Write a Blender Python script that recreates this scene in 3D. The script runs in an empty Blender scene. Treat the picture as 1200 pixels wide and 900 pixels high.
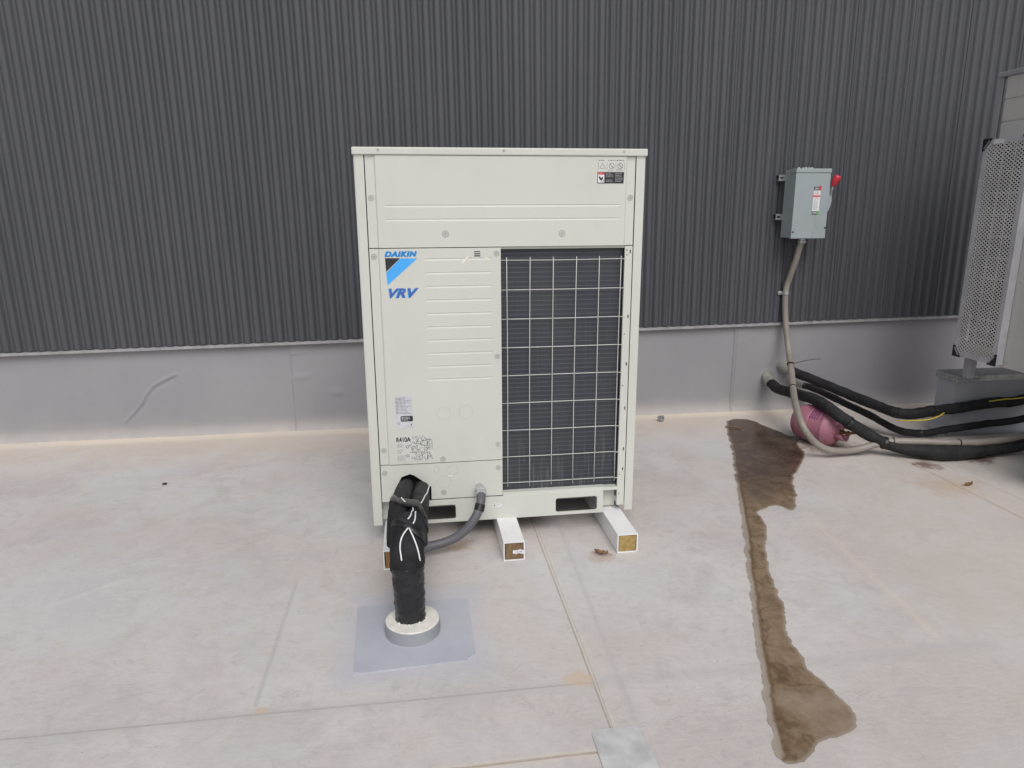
import bpy, bmesh, math, random
from mathutils import Vector, Matrix, noise
from mathutils.geometry import delaunay_2d_cdt

random.seed(7)
S = bpy.context.scene
C = S.collection
R = math.radians

# ------------------------------------------------------------------ camera
cam_data = bpy.data.cameras.new('camera')
cam = bpy.data.objects.new('camera', cam_data)
C.objects.link(cam)
cam_data.sensor_fit = 'HORIZONTAL'
cam_data.sensor_width = 36.0
cam_data.lens = 822.52 / 1200 * 36.0
cam_data.clip_start = 0.05
cam_data.clip_end = 400
YAW, PITCH, ROLL = 0.1392, -0.2411, -0.0048
fwd = Vector((math.sin(YAW) * math.cos(PITCH), math.cos(YAW) * math.cos(PITCH), math.sin(PITCH)))
rgt = Vector((math.cos(YAW), -math.sin(YAW), 0))
upv = rgt.cross(fwd)
r2 = rgt * math.cos(ROLL) + upv * math.sin(ROLL)
u2 = upv * math.cos(ROLL) - rgt * math.sin(ROLL)
M = Matrix((r2, u2, -fwd)).transposed().to_4x4()
M.translation = Vector((0.2248, -3.0394, 1.4926))
cam.matrix_world = M
S.camera = cam

# ------------------------------------------------------------------ sky, sun, exposure
SUN_EL, SUN_AZ = R(50), R(5)          # azimuth: to the right of straight behind the camera
w = bpy.data.worlds.new('World')
S.world = w
w.use_nodes = True
nt = w.node_tree
bg = nt.nodes['Background']
sky = nt.nodes.new('ShaderNodeTexSky')
sky.sky_type = 'NISHITA'
sky.sun_disc = False
sky.sun_elevation = SUN_EL
sky.sun_rotation = R(180) - SUN_AZ
sky.dust_density = 3.0
hs = nt.nodes.new('ShaderNodeHueSaturation')   # overcast: the cloud deck greys the sky
hs.inputs['Saturation'].default_value = 0.34
nt.links.new(sky.outputs['Color'], hs.inputs['Color'])
nt.links.new(hs.outputs['Color'], bg.inputs['Color'])
bg.inputs['Strength'].default_value = 0.13
sd = bpy.data.lights.new('sun', 'SUN')
sd.energy = 1.35
sd.angle = R(38)
sd.color = (1.0, 0.975, 0.945)
sun = bpy.data.objects.new('sun', sd)
C.objects.link(sun)
sdir = Vector((math.sin(SUN_AZ) * math.cos(SUN_EL), -math.cos(SUN_AZ) * math.cos(SUN_EL), math.sin(SUN_EL)))
sun.rotation_euler = sdir.to_track_quat('Z', 'Y').to_euler()
sun.location = (3, -8, 9)
vs = S.view_settings
vs.view_transform = 'Standard'
vs.look = 'None'
vs.gamma = 1.0
vs.use_curve_mapping = False
vs.exposure = -0.06
S.cycles.use_denoising = True
S.cycles.max_bounces = 6
S.cycles.diffuse_bounces = 3
S.cycles.adaptive_threshold = 0.02

# ------------------------------------------------------------------ helpers
def tag(o, label=None, cat=None, group=None, kind=None):
    if label: o['label'] = label
    if cat: o['category'] = cat
    if group: o['group'] = group
    if kind: o['kind'] = kind
    return o

def thing(name, label, cat, loc=(0, 0, 0), group=None):
    o = bpy.data.objects.new(name, None)
    o.empty_display_size = 0.1
    C.objects.link(o)
    o.location = loc
    return tag(o, label, cat, group)

def origin(o):
    v = Vector((0, 0, 0))
    while o is not None:
        v += Vector(o.location)
        o = o.parent
    return v

def link_mesh(name, me, m, parent=None, smooth=False):
    """me has its vertices in world coordinates; shift them to the parent's origin"""
    o = bpy.data.objects.new(name, me)
    C.objects.link(o)
    if parent is not None:
        me.transform(Matrix.Translation(-origin(parent)))
        o.parent = parent
    for mm in (m if isinstance(m, (list, tuple)) else [m]):
        me.materials.append(mm)
    if smooth:
        me.polygons.foreach_set('use_smooth', [True] * len(me.polygons))
    return o

def from_bm(name, bm, m, parent=None, smooth=False, normals=True):
    if normals:
        bmesh.ops.recalc_face_normals(bm, faces=bm.faces)
    me = bpy.data.meshes.new(name)
    bm.to_mesh(me)
    bm.free()
    return link_mesh(name, me, m, parent, smooth)

def from_data(name, vs_, fs, m, parent=None, smooth=False):
    me = bpy.data.meshes.new(name)
    me.from_pydata(vs_, [], fs)
    me.update()
    return link_mesh(name, me, m, parent, smooth)

def bm_box(bm, x0, x1, y0, y1, z0, z1, bev=0.0, seg=1):
    r = bmesh.ops.create_cube(bm, size=1.0, matrix=Matrix.Translation(((x0 + x1) / 2, (y0 + y1) / 2, (z0 + z1) / 2)) @ Matrix.Diagonal((x1 - x0, y1 - y0, z1 - z0, 1)))
    if bev > 0:
        es = list({e for v in r['verts'] for e in v.link_edges})
        bmesh.ops.bevel(bm, geom=es, offset=bev, segments=seg, profile=0.6, affect='EDGES')
    return r['verts']

def box(name, x0, x1, y0, y1, z0, z1, m, parent=None, bev=0.002, seg=1):
    bm = bmesh.new()
    bm_box(bm, x0, x1, y0, y1, z0, z1, bev, seg)
    return from_bm(name, bm, m, parent)

def catmull(pts, n=8):
    P = [Vector(p) for p in pts]
    P = [2 * P[0] - P[1]] + P + [2 * P[-1] - P[-2]]
    out = []
    for i in range(1, len(P) - 2):
        a, b, c, d = P[i - 1:i + 3]
        for k in range(n):
            t = k / n
            out.append(0.5 * ((2 * b) + (c - a) * t + (2 * a - 5 * b + 4 * c - d) * t * t + (3 * b - a - 3 * c + d) * t ** 3))
    out.append(P[-2])
    return out

def tube_data(path, rad, n=12, cap=True, lump=0.0, ring_jit=0.0, seed=0.0):
    """rad: number or function of t in 0..1"""
    rf = rad if callable(rad) else (lambda t: rad)
    vs_, fs = [], []
    N = len(path)
    tan = []
    for i in range(N):
        a = path[max(0, i - 1)]
        b = path[min(N - 1, i + 1)]
        tan.append((b - a).normalized())
    up = Vector((0, 0, 1)) if abs(tan[0].z) < 0.9 else Vector((1, 0, 0))
    nx = tan[0].cross(up).normalized()
    for i in range(N):
        if i:
            nx = (nx - tan[i] * nx.dot(tan[i])).normalized()
        ny = tan[i].cross(nx)
        r = rf(i / (N - 1)) * (1 + ring_jit * random.uniform(-1, 1))
        for k in range(n):
            a = 2 * math.pi * k / n
            d = nx * math.cos(a) + ny * math.sin(a)
            q = path[i] + d * r
            if lump:
                q = path[i] + d * r * (1 + lump * noise.noise(q * 22 + Vector((seed, 0, 0))))
            vs_.append(q)
    for i in range(N - 1):
        for k in range(n):
            a, b = i * n + k, i * n + (k + 1) % n
            fs.append((a, b, b + n, a + n))
    if cap:
        fs.append(tuple(range(n - 1, -1, -1)))
        fs.append(tuple((N - 1) * n + k for k in range(n)))
    return vs_, fs

def tube(name, pts, rad, m, parent=None, n=12, sub=8, **kw):
    path = catmull(pts, sub) if sub else [Vector(p) for p in pts]
    v, f = tube_data(path, rad, n, **kw)
    return from_data(name, v, f, m, parent, smooth=True)

def lathe_data(prof, axis_m, n=24):
    """prof: list of (r, h) about local Z, placed by axis_m"""
    vs_, fs = [], []
    for r, h in prof:
        for k in range(n):
            a = 2 * math.pi * k / n
            vs_.append(axis_m @ Vector((r * math.cos(a), r * math.sin(a), h)))
    for i in range(len(prof) - 1):
        for k in range(n):
            a, b = i * n + k, i * n + (k + 1) % n
            fs.append((a, b, b + n, a + n))
    fs.append(tuple(range(n - 1, -1, -1)))
    fs.append(tuple((len(prof) - 1) * n + k for k in range(n)))
    return vs_, fs

def lathe(name, prof, m, parent=None, at=Matrix.Identity(4), n=24, smooth=True):
    v, f = lathe_data(prof, at, n)
    o = from_data(name, v, f, m, parent, smooth)
    if smooth:
        o.data.set_sharp_from_angle(angle=R(35))
    return o

def plate(name, outer, holes, y0, y1, m, parent=None, axis='y', bev=0.0):
    """flat plate in the xz plane (axis y) or yz plane (axis x) with holes, from y0 (front) to y1"""
    pts, edges = [], []
    for loop in [outer] + holes:
        s = len(pts)
        pts += [Vector(p) for p in loop]
        edges += [(s + i, s + (i + 1) % len(loop)) for i in range(len(loop))]
    vo, eo, fo, _, _, _ = delaunay_2d_cdt(pts, edges, [], 2 if holes else 1, 1e-6)
    def inside(p, poly):
        c = False
        for i in range(len(poly)):
            x1, y1_ = poly[i]; x2, y2 = poly[i - 1]
            if (y1_ > p[1]) != (y2 > p[1]) and p[0] < (x2 - x1) * (p[1] - y1_) / (y2 - y1_) + x1:
                c = not c
        return c
    tris = []
    for f in fo:
        c = sum((vo[i] for i in f), Vector((0, 0))) / len(f)
        if inside(c, outer) and not any(inside(c, h) for h in holes):
            tris.append(f)
    bm = bmesh.new()
    mk = (lambda p, y: (p[0], y, p[1])) if axis == 'y' else (lambda p, y: (y, p[0], p[1]))
    bv = [bm.verts.new(mk(p, y0)) for p in vo]
    for f in tris:
        try: bm.faces.new([bv[i] for i in f])
        except ValueError: pass
    ext = bmesh.ops.extrude_face_region(bm, geom=list(bm.faces))
    d = Vector(mk((0, 0), y1 - y0))
    bmesh.ops.translate(bm, vec=d, verts=[g for g in ext['geom'] if isinstance(g, bmesh.types.BMVert)])
    loose = [v for v in bm.verts if not v.link_faces]
    bmesh.ops.delete(bm, geom=loose, context='VERTS')
    return from_bm(name, bm, m, parent)

def rrect(x0, x1, z0, z1, r, n=4):
    out = []
    for cx, cz, a0 in ((x1 - r, z1 - r, 0), (x0 + r, z1 - r, 90), (x0 + r, z0 + r, 180), (x1 - r, z0 + r, 270)):
        for k in range(n + 1):
            a = R(a0 + 90 * k / n)
            out.append((cx + r * math.cos(a), cz + r * math.sin(a)))
    return out

def poly_xz(name, polys, y, m, parent=None):
    """flat print: polygons (lists of (x, z)) at depth y, facing -y; one mesh"""
    vs_, fs = [], []
    for p in polys:
        s = len(vs_)
        vs_ += [(a, y, b) for a, b in p]
        fs.append(tuple(range(s, s + len(p))))
    return from_data(name, vs_, fs, m, parent)

def text_data(txt, x0, x1, z0, z1, y, shear=0.0, bold=0.0, space=1.0):
    cu = bpy.data.curves.new('txt', 'FONT')
    cu.body = txt
    cu.shear = shear
    cu.offset = bold
    cu.resolution_u = 4
    cu.space_character = space
    t = bpy.data.objects.new('txt', cu)
    C.objects.link(t)
    bpy.context.view_layer.update()
    me = bpy.data.meshes.new_from_object(t.evaluated_get(bpy.context.evaluated_depsgraph_get()))
    bpy.data.objects.remove(t)
    xs = [v.co.x for v in me.vertices]; ys = [v.co.y for v in me.vertices]
    ax, bx_, ay, by = min(xs), max(xs), min(ys), max(ys)
    v = [((q.co.x - ax) / (bx_ - ax) * (x1 - x0) + x0, y, (q.co.y - ay) / (by - ay) * (z1 - z0) + z0) for q in me.vertices]
    f = [tuple(p.vertices) for p in me.polygons]
    bpy.data.meshes.remove(me)
    return v, f

def text(name, txt, x0, x1, z0, z1, y, m, parent, shear=0.0, bold=0.0, space=1.0):
    v, f = text_data(txt, x0, x1, z0, z1, y, shear, bold, space)
    return from_data(name, v, f, m, parent)

# ------------------------------------------------------------------ materials
class NT:
    def __init__(self, m):
        self.t = m.node_tree; self.n = self.t.nodes; self.l = self.t.links
        self.b = self.n['Principled BSDF']
    def node(self, typ, **props):
        x = self.n.new(typ)
        for k, v in props.items(): setattr(x, k, v)
        return x
    def put(self, sock, v):
        if isinstance(v, (int, float)): sock.default_value = v
        elif isinstance(v, (tuple, list, Vector)):
            sock.default_value = (tuple(v) + (1,))[:len(sock.default_value)] if len(sock.default_value) == 4 else tuple(v)
        else: self.l.new(v, sock)
    def math(self, op, a, b=None, c=None, clamp=False):
        x = self.node('ShaderNodeMath', operation=op, use_clamp=clamp)
        self.put(x.inputs[0], a)
        if b is not None: self.put(x.inputs[1], b)
        if c is not None: self.put(x.inputs[2], c)
        return x.outputs[0]
    def vmath(self, op, a, b=None, out=0):
        x = self.node('ShaderNodeVectorMath', operation=op)
        self.put(x.inputs[0], a)
        if b is not None: self.put(x.inputs[1], b)
        return x.outputs[out]
    def coord(self, scale=(1, 1, 1), loc=(0, 0, 0), rot=(0, 0, 0)):
        tc = self.node('ShaderNodeNewGeometry')
        mp = self.node('ShaderNodeMapping')
        self.l.new(tc.outputs['Position'], mp.inputs['Vector'])
        mp.inputs['Scale'].default_value = scale
        mp.inputs['Location'].default_value = loc
        mp.inputs['Rotation'].default_value = rot
        return mp.outputs[0]
    def noise(self, vec, scale, detail=4, rough=0.55, dist=0.0):
        x = self.node('ShaderNodeTexNoise', noise_dimensions=getattr(self, 'dims', '3D'))
        self.l.new(vec, x.inputs['Vector'])
        x.inputs['Scale'].default_value = scale
        x.inputs['Detail'].default_value = detail
        x.inputs['Roughness'].default_value = rough
        x.inputs['Distortion'].default_value = dist
        return x.outputs['Fac']
    def ramp(self, v, a, b, lo=0.0, hi=1.0):
        x = self.node('ShaderNodeMapRange', interpolation_type='SMOOTHSTEP')
        self.put(x.inputs['Value'], v)
        for k, q in (('From Min', a), ('From Max', b), ('To Min', lo), ('To Max', hi)): x.inputs[k].default_value = q
        return x.outputs[0]
    def mix(self, fac, a, b, blend='MIX'):
        x = self.node('ShaderNodeMix', data_type='RGBA', blend_type=blend)
        self.put(x.inputs[0], fac); self.put(x.inputs[6], a); self.put(x.inputs[7], b)
        return x.outputs[2]
    def bump(self, h, strength, dist=0.01):
        x = self.node('ShaderNodeBump')
        x.inputs['Strength'].default_value = strength
        x.inputs['Distance'].default_value = dist
        self.put(x.inputs['Height'], h)
        self.l.new(x.outputs[0], self.b.inputs['Normal'])
    def sep(self, vec=None):
        x = self.node('ShaderNodeSeparateXYZ')
        if vec is None: vec = self.coord()
        self.l.new(vec, x.inputs[0])
        return x.outputs

def mat(name, col, rough=0.5, metal=0.0, var=0.12, scale=6.0, bump=0.0, bscale=60.0, spec=0.5, dirt=None, dirt_amt=0.0):
    m = bpy.data.materials.new(name)
    m.use_nodes = True
    g = NT(m)
    g.b.inputs['Roughness'].default_value = rough
    g.b.inputs['Metallic'].default_value = metal
    g.b.inputs['Specular IOR Level'].default_value = spec
    pos = g.coord()
    n1 = g.noise(pos, scale, 5, 0.6)
    lo = tuple(c * (1 - var) for c in col)
    hi = tuple(min(1, c * (1 + var)) for c in col)
    c = g.mix(g.ramp(n1, 0.3, 0.7), lo, hi)
    if dirt:
        n2 = g.noise(g.coord((1, 1, 0.35)), scale * 2.3, 6, 0.7)
        c = g.mix(g.math('MULTIPLY', g.ramp(n2, 0.5, 0.75), dirt_amt), c, dirt)
    g.l.new(c, g.b.inputs['Base Color'])
    rr = g.ramp(g.noise(pos, scale * 3, 3), 0.3, 0.7, rough * 0.88, min(1, rough * 1.12))
    g.l.new(rr, g.b.inputs['Roughness'])
    if bump:
        g.bump(g.noise(pos, bscale, 4), bump, 0.004)
    return m

IVORY = mat('ivory_paint', (0.585, 0.598, 0.548), 0.38, var=0.025, scale=1.8, bump=0.05, bscale=3.5, dirt=(0.49, 0.48, 0.43), dirt_amt=0.18)
POST_SHADED = mat('shaded_frame_paint', (0.30, 0.305, 0.315), 0.5, var=0.04, scale=2)  # right unit's posts and cap: shade put into a darker paint colour
IVORY_SHADED = mat('shaded_ivory_paint', (0.52, 0.51, 0.49), 0.5, var=0.04, scale=2, dirt=(0.25, 0.24, 0.22), dirt_amt=0.25)  # ivory darkened to carry the shade on the right unit's panels
INNER = mat('dark_interior', (0.03, 0.03, 0.032), 0.8)
BASEPAN = mat('galvanised_base', (0.32, 0.32, 0.31), 0.5, var=0.15, dirt=(0.2, 0.15, 0.1), dirt_amt=0.5)
SCREW = mat('screw_painted', (0.40, 0.405, 0.39), 0.45, metal=0.1)
WIRE = mat('white_coated_wire', (0.60, 0.60, 0.575), 0.4, var=0.06)
ALU = mat('bare_aluminium', (0.55, 0.56, 0.57), 0.38, metal=0.85, var=0.12, scale=12)
GALV = mat('galvanised_steel', (0.42, 0.43, 0.43), 0.42, metal=0.7, var=0.2, scale=25)
WHITE = mat('white_paint', (0.80, 0.80, 0.80), 0.4, var=0.03, dirt=(0.5, 0.45, 0.38), dirt_amt=0.25)
FOAM = mat('black_foam', (0.017, 0.017, 0.019), 0.75, var=0.3, scale=14, bump=0.5, bscale=60, dirt=(0.05, 0.048, 0.046), dirt_amt=0.45, spec=0.3)
FOAM2 = mat('black_foam_dusty', (0.021, 0.021, 0.023), 0.75, var=0.3, scale=10, bump=0.5, bscale=55, dirt=(0.07, 0.065, 0.06), dirt_amt=0.5, spec=0.3)
TAPE = mat('black_vinyl_tape', (0.014, 0.014, 0.016), 0.30, var=0.3, scale=20, bump=0.9, bscale=38)
CONDUIT = mat('grey_flexible_conduit', (0.11, 0.11, 0.125), 0.45, var=0.1)
CONDUIT2 = mat('beige_flexible_conduit', (0.27, 0.242, 0.21), 0.5, var=0.12, scale=8, dirt=(0.20, 0.17, 0.14), dirt_amt=0.5)
SEALANT = mat('white_sealant', (0.74, 0.72, 0.66), 0.65, var=0.08, scale=22, bump=0.5, bscale=45, dirt=(0.45, 0.38, 0.28), dirt_amt=0.35)
SEALGREY = mat('grey_sealant', (0.28, 0.275, 0.245), 0.7, var=0.12, scale=20, bump=0.4, bscale=50, dirt=(0.3, 0.27, 0.22), dirt_amt=0.5)
POCKET = mat('grey_pvc_coated_ring', (0.30, 0.315, 0.335), 0.5, var=0.06, dirt=(0.4, 0.36, 0.3), dirt_amt=0.3)
BOXGREY = mat('grey_enamel', (0.325, 0.368, 0.388), 0.38, var=0.03, scale=3, dirt=(0.2, 0.22, 0.22), dirt_amt=0.3)
RED = mat('red_plastic', (0.55, 0.03, 0.05), 0.35, var=0.06)
REDINK = mat('red_print', (0.55, 0.05, 0.06), 0.5)
GREENINK = mat('green_print', (0.1, 0.5, 0.12), 0.5)
PAPER = mat('white_sticker', (0.72, 0.73, 0.75), 0.45, var=0.03, scale=20)
SILVERPAPER = mat('silver_sticker', (0.56, 0.57, 0.62), 0.35, var=0.08, scale=18)
BLACKINK = mat('black_print', (0.02, 0.02, 0.025), 0.45)
GREYINK = mat('grey_print', (0.20, 0.20, 0.195), 0.5)
BLUE = mat('blue_print', (0.0, 0.22, 0.60), 0.4, var=0.04)
BLUE2 = mat('cyan_blue_print', (0.06, 0.40, 0.90), 0.4, var=0.04)
NAVY = mat('navy_blue_print', (0.045, 0.13, 0.42), 0.4, var=0.25, scale=120)
PINK = mat('pink_paint', (0.40, 0.165, 0.22), 0.42, var=0.10, scale=9, dirt=(0.34, 0.12, 0.16), dirt_amt=0.45)
BRASS = mat('tarnished_brass', (0.30, 0.15, 0.07), 0.4, metal=0.6)
YELLOW = mat('yellow_wire', (0.68, 0.55, 0.05), 0.5)
TIE = mat('black_nylon', (0.012, 0.012, 0.013), 0.45)
STANDMAT = mat('grey_stand_paint', (0.38, 0.385, 0.42), 0.5, var=0.06, scale=5, dirt=(0.3, 0.27, 0.23), dirt_amt=0.3)
LEAF = mat('dry_leaf', (0.20, 0.11, 0.05), 0.8, var=0.4, scale=60)
BLACKPL = mat('black_plastic', (0.015, 0.015, 0.017), 0.5)
DRIP = mat('light_grey_trim', (0.30, 0.295, 0.30), 0.45, var=0.15, scale=18, dirt=(0.18, 0.16, 0.15), dirt_amt=0.5)
KNOCK = mat('ivory_paint_knockout', (0.51, 0.525, 0.495), 0.42, var=0.02)

def wood_mat(name, a, b):
    m = bpy.data.materials.new(name); m.use_nodes = True
    g = NT(m)
    n = g.noise(g.coord((1, 1, 1)), 55, 6, 0.7)
    n2 = g.noise(g.coord((1, 1, 1)), 9, 3)
    c = g.mix(g.ramp(n, 0.3, 0.7), a, b)
    c = g.mix(g.math('MULTIPLY', g.ramp(n2, 0.45, 0.7), 0.5), c, tuple(x * 0.45 for x in a))
    g.l.new(c, g.b.inputs['Base Color'])
    g.b.inputs['Roughness'].default_value = 0.85
    g.bump(n, 0.6, 0.004)
    return m
WOOD_A = wood_mat('brown_timber_end', (0.20, 0.10, 0.04), (0.36, 0.19, 0.075))
WOOD_B = wood_mat('dark_timber_end', (0.15, 0.095, 0.05), (0.27, 0.18, 0.095))
WOOD_C = wood_mat('yellow_timber_end', (0.30, 0.20, 0.065), (0.46, 0.34, 0.13))

def clad_mat():
    m = bpy.data.materials.new('charcoal_cladding_paint'); m.use_nodes = True
    g = NT(m)
    n = g.noise(g.coord((1.4, 1, 0.25)), 2.2, 4)
    n2 = g.noise(g.coord((9, 9, 0.6)), 3.0, 5, 0.6)
    c = g.mix(g.ramp(n, 0.3, 0.7), (0.068, 0.071, 0.083), (0.079, 0.082, 0.094))
    c = g.mix(g.math('MULTIPLY', g.ramp(n2, 0.5, 0.8), 0.25), c, (0.105, 0.103, 0.104))
    # pale dust that settles low on the sheets
    g.l.new(c, g.b.inputs['Base Color'])
    g.b.inputs['Roughness'].default_value = 0.5
    g.b.inputs['Specular IOR Level'].default_value = 0.4
    g.bump(g.noise(g.coord((1, 1, 0.2)), 14, 3), 0.05, 0.01)
    return m
CLAD = clad_mat()

def coil_mat(name, axis):
    m = bpy.data.materials.new(name); m.use_nodes = True
    g = NT(m)
    z = g.sep()[2]
    tubes = g.math('SINE', g.math('MULTIPLY', z, 2 * math.pi / 0.0208))
    band = g.ramp(tubes, 0.62, 0.98)
    fins = g.noise(g.coord((1, 1, 0.004)), 420, 2, 0.6)
    patch = g.noise(g.coord((1, 1, 0.4)), 4, 4)
    c = g.mix(g.ramp(patch, 0.3, 0.7), (0.034, 0.039, 0.052), (0.046, 0.050, 0.060))
    c = g.mix(g.math('MULTIPLY', band, 0.50), c, (0.115, 0.122, 0.138))
    c = g.mix(g.math('MULTIPLY', g.ramp(fins, 0.55, 0.8), 0.45), c, (0.11, 0.115, 0.125))
    drip = g.noise(g.coord((1, 1, 0.05)), 60, 3, 0.6)
    low_ = g.ramp(z, 0.55, 0.30)
    c = g.mix(g.math('MULTIPLY', g.math('MULTIPLY', g.ramp(drip, 0.52, 0.68), low_), 0.6), c, (0.15, 0.15, 0.155))
    spk = g.noise(g.coord((1, 1, 0.35)), 38, 2, 0.5)
    c = g.mix(g.ramp(spk, 0.79, 0.83), c, (0.35, 0.36, 0.38))
    g.l.new(c, g.b.inputs['Base Color'])
    g.b.inputs['Roughness'].default_value = 0.45
    g.b.inputs['Metallic'].default_value = 0.15
    g.bump(g.math('ADD', fins, g.math('MULTIPLY', tubes, 0.25)), 0.15, 0.003)
    return m
COIL = coil_mat('coil_fins', 'x')
COIL_DK = mat('dark_coil_fins', (0.022, 0.024, 0.028), 0.6, var=0.2, scale=30)  # darker, plainer coil tone for the side coil behind the guard

# segment distance node group (roof stains and painted shade along welded laps)
def seg_group():
    t = bpy.data.node_groups.new('segment_distance', 'ShaderNodeTree')
    for nm in ('P', 'A', 'B'):
        t.interface.new_socket(nm, in_out='INPUT', socket_type='NodeSocketVector')
    t.interface.new_socket('D', in_out='OUTPUT', socket_type='NodeSocketFloat')
    gi = t.nodes.new('NodeGroupInput'); go = t.nodes.new('NodeGroupOutput')
    def vm(op, a, b=None, o=0):
        x = t.nodes.new('ShaderNodeVectorMath'); x.operation = op
        t.links.new(a, x.inputs[0])
        if b is not None: t.links.new(b, x.inputs[1])
        return x
    pa = vm('SUBTRACT', gi.outputs['P'], gi.outputs['A']).outputs[0]
    ba = vm('SUBTRACT', gi.outputs['B'], gi.outputs['A']).outputs[0]
    d1 = vm('DOT_PRODUCT', pa, ba).outputs['Value']
    d2 = vm('DOT_PRODUCT', ba, ba).outputs['Value']
    dv = t.nodes.new('ShaderNodeMath'); dv.operation = 'DIVIDE'; dv.use_clamp = True
    t.links.new(d1, dv.inputs[0]); t.links.new(d2, dv.inputs[1])
    sc = t.nodes.new('ShaderNodeVectorMath'); sc.operation = 'SCALE'
    t.links.new(ba, sc.inputs[0]); t.links.new(dv.outputs[0], sc.inputs['Scale'])
    df = vm('SUBTRACT', pa, sc.outputs[0]).outputs[0]
    ln = vm('LENGTH', df).outputs['Value']
    t.links.new(ln, go.inputs['D'])
    return t
SEG = seg_group()

def roof_mat():
    m = bpy.data.materials.new('weathered_roof_membrane'); m.use_nodes = True
    g = NT(m)
    g.dims = '2D'
    pos = g.coord()
    flat = g.vmath('MULTIPLY', pos, (1, 1, 0))
    wob = g.node('ShaderNodeTexNoise'); g.l.new(flat, wob.inputs['Vector']); wob.inputs['Scale'].default_value = 3.5; wob.inputs['Detail'].default_value = 3
    wv = g.vmath('MULTIPLY', g.vmath('SUBTRACT', wob.outputs['Color'], (0.5, 0.5, 0.5)), (0.10, 0.10, 0))
    wp = g.vmath('ADD', flat, wv)
    wvs = g.vmath('MULTIPLY', wv, (0.04, 0.04, 0))
    wps = g.vmath('ADD', flat, wvs)
    def seg(a, b, p=wps):
        x = g.node('ShaderNodeGroup'); x.node_tree = SEG
        g.l.new(p, x.inputs['P'])
        x.inputs['A'].default_value = (*a, 0); x.inputs['B'].default_value = (*b, 0)
        return x.outputs['D']
    big = g.noise(flat, 0.75, 5, 0.6)
    mid = g.noise(wp, 2.4, 5, 0.68, 0.3)
    fine = g.noise(flat, 16, 5, 0.7)
    grain = g.noise(g.coord((1.0, 1.9, 0), rot=(0, 0, R(-6))), 34, 4, 0.75, 0.4)
    streak = g.noise(g.coord((1.0, 2.6, 0), rot=(0, 0, R(-14))), 5.2, 5, 0.72, 0.8)
    c = g.mix(g.ramp(big, 0.32, 0.68), (0.558, 0.508, 0.480), (0.625, 0.592, 0.575))
    c = g.mix(g.math('MULTIPLY', g.ramp(mid, 0.42, 0.66), 0.68), c, (0.510, 0.470, 0.450))
    c = g.mix(g.math('MULTIPLY', g.ramp(fine, 0.42, 0.75), 0.24), c, (0.46, 0.42, 0.395))
    c = g.mix(g.math('MULTIPLY', g.ramp(grain, 0.48, 0.72), 0.17), c, (0.43, 0.395, 0.375))
    c = g.mix(g.math('MULTIPLY', g.ramp(grain, 0.50, 0.28), 0.13), c, (0.73, 0.70, 0.68))
    # scuffs and foot traffic: thin broken darker marks
    wisp = g.math('SUBTRACT', 1.0, g.math('ABSOLUTE', g.math('MULTIPLY', g.math('SUBTRACT', streak, 0.5), 20.0)), clamp=True)
    wm = g.ramp(g.noise(flat, 2.6, 3, 0.6), 0.46, 0.64)
    c = g.mix(g.math('MULTIPLY', g.math('MULTIPLY', wisp, wm), 0.30), c, (0.40, 0.37, 0.355))
    for sc_, w1, mk, amt, ang in ((2.1, 110.0, 6.3, 0.32, -35), (3.4, 80.0, 7.2, 0.30, 65)):
        rn = g.noise(g.coord((1.0, 1.7, 0), loc=(sc_, mk, 0), rot=(0, 0, R(ang))), sc_, 2, 0.5, 0.8)
        rd = g.math('SUBTRACT', 1.0, g.math('ABSOLUTE', g.math('MULTIPLY', g.math('SUBTRACT', rn, 0.5), w1)), clamp=True)
        c = g.mix(g.math('MULTIPLY', g.math('MULTIPLY', rd, g.ramp(fine, 0.52, 0.60)), amt), c, (0.36, 0.335, 0.325))
    # dull footprints and rubbed smudges
    sm = g.noise(wp, 6.0, 2, 0.5, 0.6)
    c = g.mix(g.math('MULTIPLY', g.ramp(sm, 0.62, 0.72), 0.34), c, (0.46, 0.435, 0.44))
    # bluish rubbed-clean areas
    cl = g.ramp(g.noise(wp, 1.15, 5, 0.65), 0.48, 0.66)
    c = g.mix(g.math('MULTIPLY', cl, 0.42), c, (0.62, 0.62, 0.645))
    # windblown beige silt along the foot of the wall
    sx = g.sep(wp)
    silt = g.ramp(sx[1], 1.05, 1.78)
    c = g.mix(g.math('MULTIPLY', silt, g.ramp(mid, 0.2, 0.7, 0.45, 0.9)), c, (0.60, 0.52, 0.435))
    silt2 = g.ramp(g.math('ADD', sx[1], g.math('MULTIPLY', fine, 0.06)), 1.72, 1.80)
    c = g.mix(g.math('MULTIPLY', g.math('MULTIPLY', silt2, g.ramp(mid, 0.3, 0.62, 0.25, 1.0)), 0.8), c, (0.66, 0.585, 0.49))
    # silt field on the right
    rt = g.ramp(g.math('ADD', sx[0], g.math('MULTIPLY', sx[1], -0.45)), 1.9, 3.1)
    c = g.mix(g.math('MULTIPLY', rt, g.ramp(mid, 0.3, 0.7, 0.15, 0.6)), c, (0.58, 0.52, 0.455))
    # solvent-cleaned halo round the pipe pad
    pd = g.vmath('SUBTRACT', wp, (0.185, -0.72, 0), 0)
    ax = g.sep(g.vmath('ABSOLUTE', pd))
    halo = g.math('MAXIMUM', g.math('SUBTRACT', ax[0], 0.20), g.math('SUBTRACT', ax[1], 0.23))
    hm = g.ramp(halo, -0.01, 0.12, 1.0, 0.0)
    c = g.mix(g.math('MULTIPLY', hm, 0.6), c, (0.49, 0.49, 0.56))
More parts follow.
